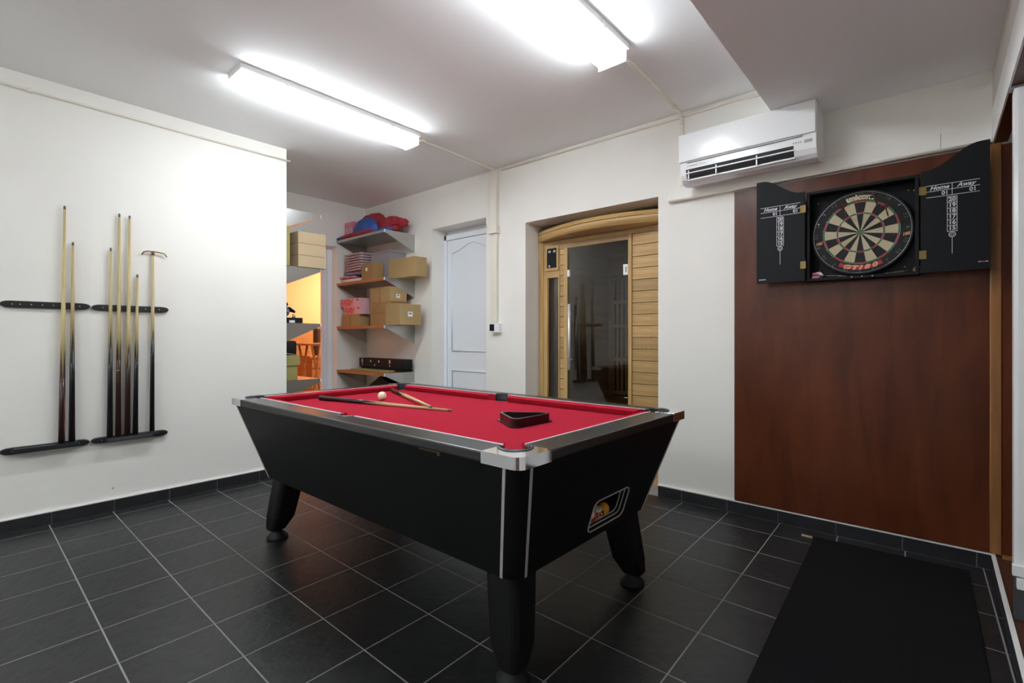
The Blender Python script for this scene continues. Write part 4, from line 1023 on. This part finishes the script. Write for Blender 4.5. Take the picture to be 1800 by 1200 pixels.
blob('red_blanket', 'crumpled red blanket heaped on the top shelf', 'blanket', [
    ('heap', (-4.86, 3.20, z1 + 0.10), (0.24, 0.12, 0.185), REDF, 0.16, 1.6, 3),
    ('fold', (-4.55, 3.19, z1 + 0.120), (0.28, 0.105, 0.080), REDF, 0.22, 1.9, 9),
    ('lower_fold', (-4.56, 3.14, z1 + 0.05), (0.22, 0.09, 0.06), REDF, 0.22, 2.2, 14)], z1 + 0.002, None, 3.105)
blob('blue_bag', 'rounded blue nylon bag in front of the red blanket', 'bag', [
    ('pouch', (-4.78, 3.040, z1 + 0.070), (0.225, 0.052, 0.140), BLUEF, 0.08, 1.5, 5)], z1 + 0.002)
blob('blue_cloth', 'strip of blue cloth showing under the red blanket', 'cloth', [('cloth', (-4.43, 3.05, z1 + 0.022), (0.13, 0.045, 0.030), BLUEF, 0.15, 2.0, 21)], z1 + 0.002)
blob('red_towel', 'flat red towel hanging over the left front of the top shelf', 'towel', [
    ('towel', (-4.85, 2.955, z1 + 0.020), (0.36, 0.024, 0.022), REDF, 0.2, 2.4, 30),
    ('blue_lining', (-5.13, 2.96, z1 + 0.014), (0.09, 0.03, 0.014), BLUEF, 0.2, 2.0, 33)], z1 + 0.002)
t = thing('plastic_bag', 'pink plastic bag with white stripes against the wall', 'bag', (-5.10, 3.17, z1))
MB().box(-5.21, -5.03, 3.04, 3.10, z1 + 0.001, z1 + 0.215, bev=0.015).build('bag', PINKP, t)
for k in range(5): MB().box(-5.205, -5.035, 3.0375, 3.042, z1 + 0.045 + k * 0.021, z1 + 0.052 + k * 0.021, M=None).build('stripe', WHITEP, t)

# lowest shelf: case and boards
t = thing('cue_case', 'long black case with chrome clasps on the lowest shelf', 'case', (-4.68, 3.24, z4))
MB().box(-5.10, -4.262, 3.165, 3.29, z4 + 0.034, z4 + 0.135, bev=0.006).build('case', CASE, t)
for x in (-5.03, -4.495): MB().box(x - 0.012, x + 0.012, 3.160, 3.166, z4 + 0.085, z4 + 0.125).box(x - 0.008, x + 0.008, 3.160, 3.166, z4 + 0.055, z4 + 0.070).build('clasp', SCREW, t)
for x in (-4.86, -4.70): MB().box(x - 0.010, x + 0.010, 3.160, 3.166, z4 + 0.092, z4 + 0.115).build('clasp', SCREW, t)
MB().box(-4.79, -4.77, 3.160, 3.166, z4 + 0.055, z4 + 0.068).build('lock', SCREW, t)
for x in (-5.06, -4.30): MB().box(x - 0.02, x + 0.02, 3.18, 3.275, z4 + 0.0305, z4 + 0.036).build('case_foot', CASE, t)
o = MB().box(-5.06, -4.40, 3.03, 3.16, z4 + 0.001, z4 + 0.016, bev=0.002).build('wooden_board', CARDY); tag(origin(o), 'thin brown board lying in front of the black case', 'board')
o = MB().box(-5.06, -4.285, 3.162, 3.31, z4 + 0.001, z4 + 0.030, bev=0.003).build('flat_box', CASE); tag(origin(o), 'flat black box under the black case', 'box')
# dark thing under the lowest shelf
t = thing('black_bag', 'black peaked bag below the lowest shelf', 'bag', (-4.60, 3.2, 0.0))
MB().prism([(-4.93, 0.0), (-4.30, 0.0), (-4.30, 0.60), (-4.62, 0.712), (-4.93, 0.55)], -3.29, -3.12, 0, FACE(0, 0, 0)).build('bag_body', CASE, t, bevel=0.02, seg=3)
MB().path([(-4.68, 3.12, 0.62), (-4.66, 3.10, 0.50), (-4.56, 3.10, 0.50), (-4.54, 3.12, 0.62)], 0.008, 6).build('handle', CASE, t)

# left shelves
GP = 'pale flat cartons on the left shelf'
for k, nme in enumerate(('lowest', 'middle', 'topmost')):
    carton('%s of three pale flat cartons at the left wall end' % nme, -4.66, -4.205, 2.012, 2.268, z2 + 0.001 + k * 0.104, z2 + 0.103 + k * 0.104, CARDP, None, None, GP)
carton('tall olive carton between the wall end and the pale cartons', -4.60, -4.21, 1.85, 1.942, z2 + 0.001, z2 + 0.34, CARDY, None)
carton('lower of two olive cartons on the left shelf', -4.60, -4.215, 1.85, 2.012, z4 + 0.001, z4 + 0.128, CARDY, None, None, 'olive cartons')
carton('upper lidded olive carton on the left shelf', -4.60, -4.205, 1.85, 2.028, z4 + 0.129, z4 + 0.218, CARDY, None, None, 'olive cartons')
t = thing('black_pouch', 'black pouch with a pale strap on the olive cartons', 'pouch', (-4.40, 1.93, z4 + 0.219))
b = bmesh.new(); bmesh.ops.create_cube(b, size=1.0); bmesh.ops.bevel(b, geom=b.edges[:], offset=0.18, segments=4, profile=0.6, affect='EDGES')
q = MB(); q.merge(b, 0, Matrix.Translation((-4.40, 1.935, z4 + 0.282)) @ Matrix.Diagonal((0.36, 0.165, 0.125, 1)), True); q.build('pouch', CASE, t)
MB().path([(-4.217, 1.86, z4 + 0.245), (-4.215, 1.93, z4 + 0.232), (-4.217, 2.00, z4 + 0.222)], 0.006, 6).build('strap', STEEL, t)
o = MB().box(-4.62, -4.24, 1.93, 2.070, z3 + 0.001, z3 + 0.048, bev=0.004).build('black_tray', CASE); tag(origin(o), 'flat black box under the dark cap on the left shelf', 'box')
o = MB().box(-4.232, -4.226, 1.945, 1.992, z3 + 0.002, z3 + 0.024).build('white_card', PAPER); tag(origin(o), 'white card leaning on the flat black box', 'card')
o = MB().lathe([(0.014, 0.0), (0.014, 0.030), (0.010, 0.034)], (-4.30, 2.018, z3 + 0.0485), 'z', 16).build('small_jar', mat('jar_white', (0.6, 0.55, 0.42), 0.4)); tag(origin(o), 'small pale jar standing on the flat black box', 'jar')
blob('blue_pouch', 'blue and white pouch under the dark cap', 'pouch', [('pouch', (-4.34, 1.935, z3 + 0.10), (0.10, 0.042, 0.055), mat('pouch_blue', (0.10, 0.13, 0.22), 0.5, var=0.4, vscale=14), 0.10, 2.0, 40)], z3 + 0.049)
t = thing('dark_cap', 'dark grey peaked cap on the blue pouch', 'cap', (-4.34, 1.93, z3 + 0.14))
q = MB(); q.sphere((-4.34, 1.915, z3 + 0.165), 0.075, 0, 24, 12, (1, 0.85, 0.45)); q.build('crown', CHAR, t)
q = MB(); q.prism([(-0.07, 0), (-0.05, 0.07), (0, 0.095), (0.05, 0.07), (0.07, 0)], -0.004, 0.004, 0, Matrix.Translation((-4.34, 1.965, z3 + 0.140)) @ Matrix.Rotation(-0.5, 4, 'X')); q.build('peak', CHAR, t, bevel=0.002)

# ---- orange room contents
t = thing('folding_table', 'folding wooden table with crossed legs in the orange room', 'table', (-6.4, 3.24, 0))
MB().box(-6.62, -6.20, 3.09, 3.50, 1.020, 1.050, bev=0.004).build('table_top', OWOOD, t)
for x in (-6.22, -6.58):
    MB().path([(x, 3.16, 1.02), (x, 3.24, 0.60), (x, 3.33, 0.012)], 0.016, 8).build('leg', OWOOD, t); MB().path([(x + 0.03, 3.26, 1.02), (x + 0.03, 3.20, 0.60), (x + 0.03, 3.11, 0.012)], 0.016, 8).build('leg', OWOOD, t)
MB().tube((-6.55, 3.18, 0.45), (-6.2, 3.18, 0.45), 0.012).build('stretcher', OWOOD, t)
t = thing('sideboard', 'light wooden sideboard at the back of the orange room', 'sideboard', (-7.1, 3.9, 0))
MB().box(-7.35, -6.95, 3.505, 4.40, 0.02, 0.82).build('body', OWOOD, t); MB().box(-7.36, -6.93, 3.49, 4.42, 0.82, 0.855, bev=0.004).build('sideboard_top', OWOOD, t)
for y in (3.52, 3.96): MB().box(-6.948, -6.935, y, y + 0.42, 0.06, 0.66, bev=0.004).build('door', OWOOD, t)
for y in (3.52, 3.96): MB().box(-6.948, -6.935, y, y + 0.42, 0.675, 0.805, bev=0.004).build('drawer', OWOOD, t)
t = thing('tall_speaker', 'narrow black upright speaker on the wooden sideboard', 'speaker', (-7.1, 3.66, 0.855))
MB().box(-7.16, -7.04, 3.655, 3.735, 0.855, 1.265, bev=0.006).build('speaker_body', CHAR, t); MB().box(-7.039, -7.034, 3.665, 3.725, 0.875, 1.245).build('grille', DARKBR, t)

# ================================================================== mat, wedge and the white leaf at the right
t = thing('rubber_mat', 'long black mat on the tiles below the dartboard', 'mat', (-0.19, 2.3, 0))
P = [(-0.520, 3.215), (-0.430, 0.60), (0.165, 0.60), (0.120, 3.235)]
MB().prism(P, 0.0006, 0.007).build('mat_body', MATM, t, bevel=0.002)
t = thing('wooden_wedge', 'small pale wooden stick on the tiles by the mat corner', 'stick', (-0.553, 3.205, 0.0006))
MB().box(-0.580, -0.528, 3.192, 3.203, 0.0008, 0.010, bev=0.001).build('stick', CARDP, t)

t = thing('tall_cabinet', 'tall narrow white cabinet cut off by the right edge of the photo', 'cabinet', (0.4, 2.64, 0.08))
MB().box(0.219, 0.62, 2.600, 2.660, 0.262, 2.062, bev=0.012).build('panel', PLASTIC, t)
MB().box(0.212, 0.60, 2.615, 2.650, 2.061, 2.0745, bev=0.002).build('top_channel', GREYPL, t)
MB().box(0.222, 0.60, 2.612, 2.648, 0.081, 0.262, bev=0.004).build('lower_pedestal', CHAR, t)
MB().box(0.2145, 0.26, 2.590, 2.612, 0.250, 0.290, bev=0.003).build('foot_bracket', PLASTIC, t)
MB().box(0.226, 0.30, 2.585, 2.612, 0.205, 0.245, bev=0.003).build('foot_bracket', PLASTIC, t)
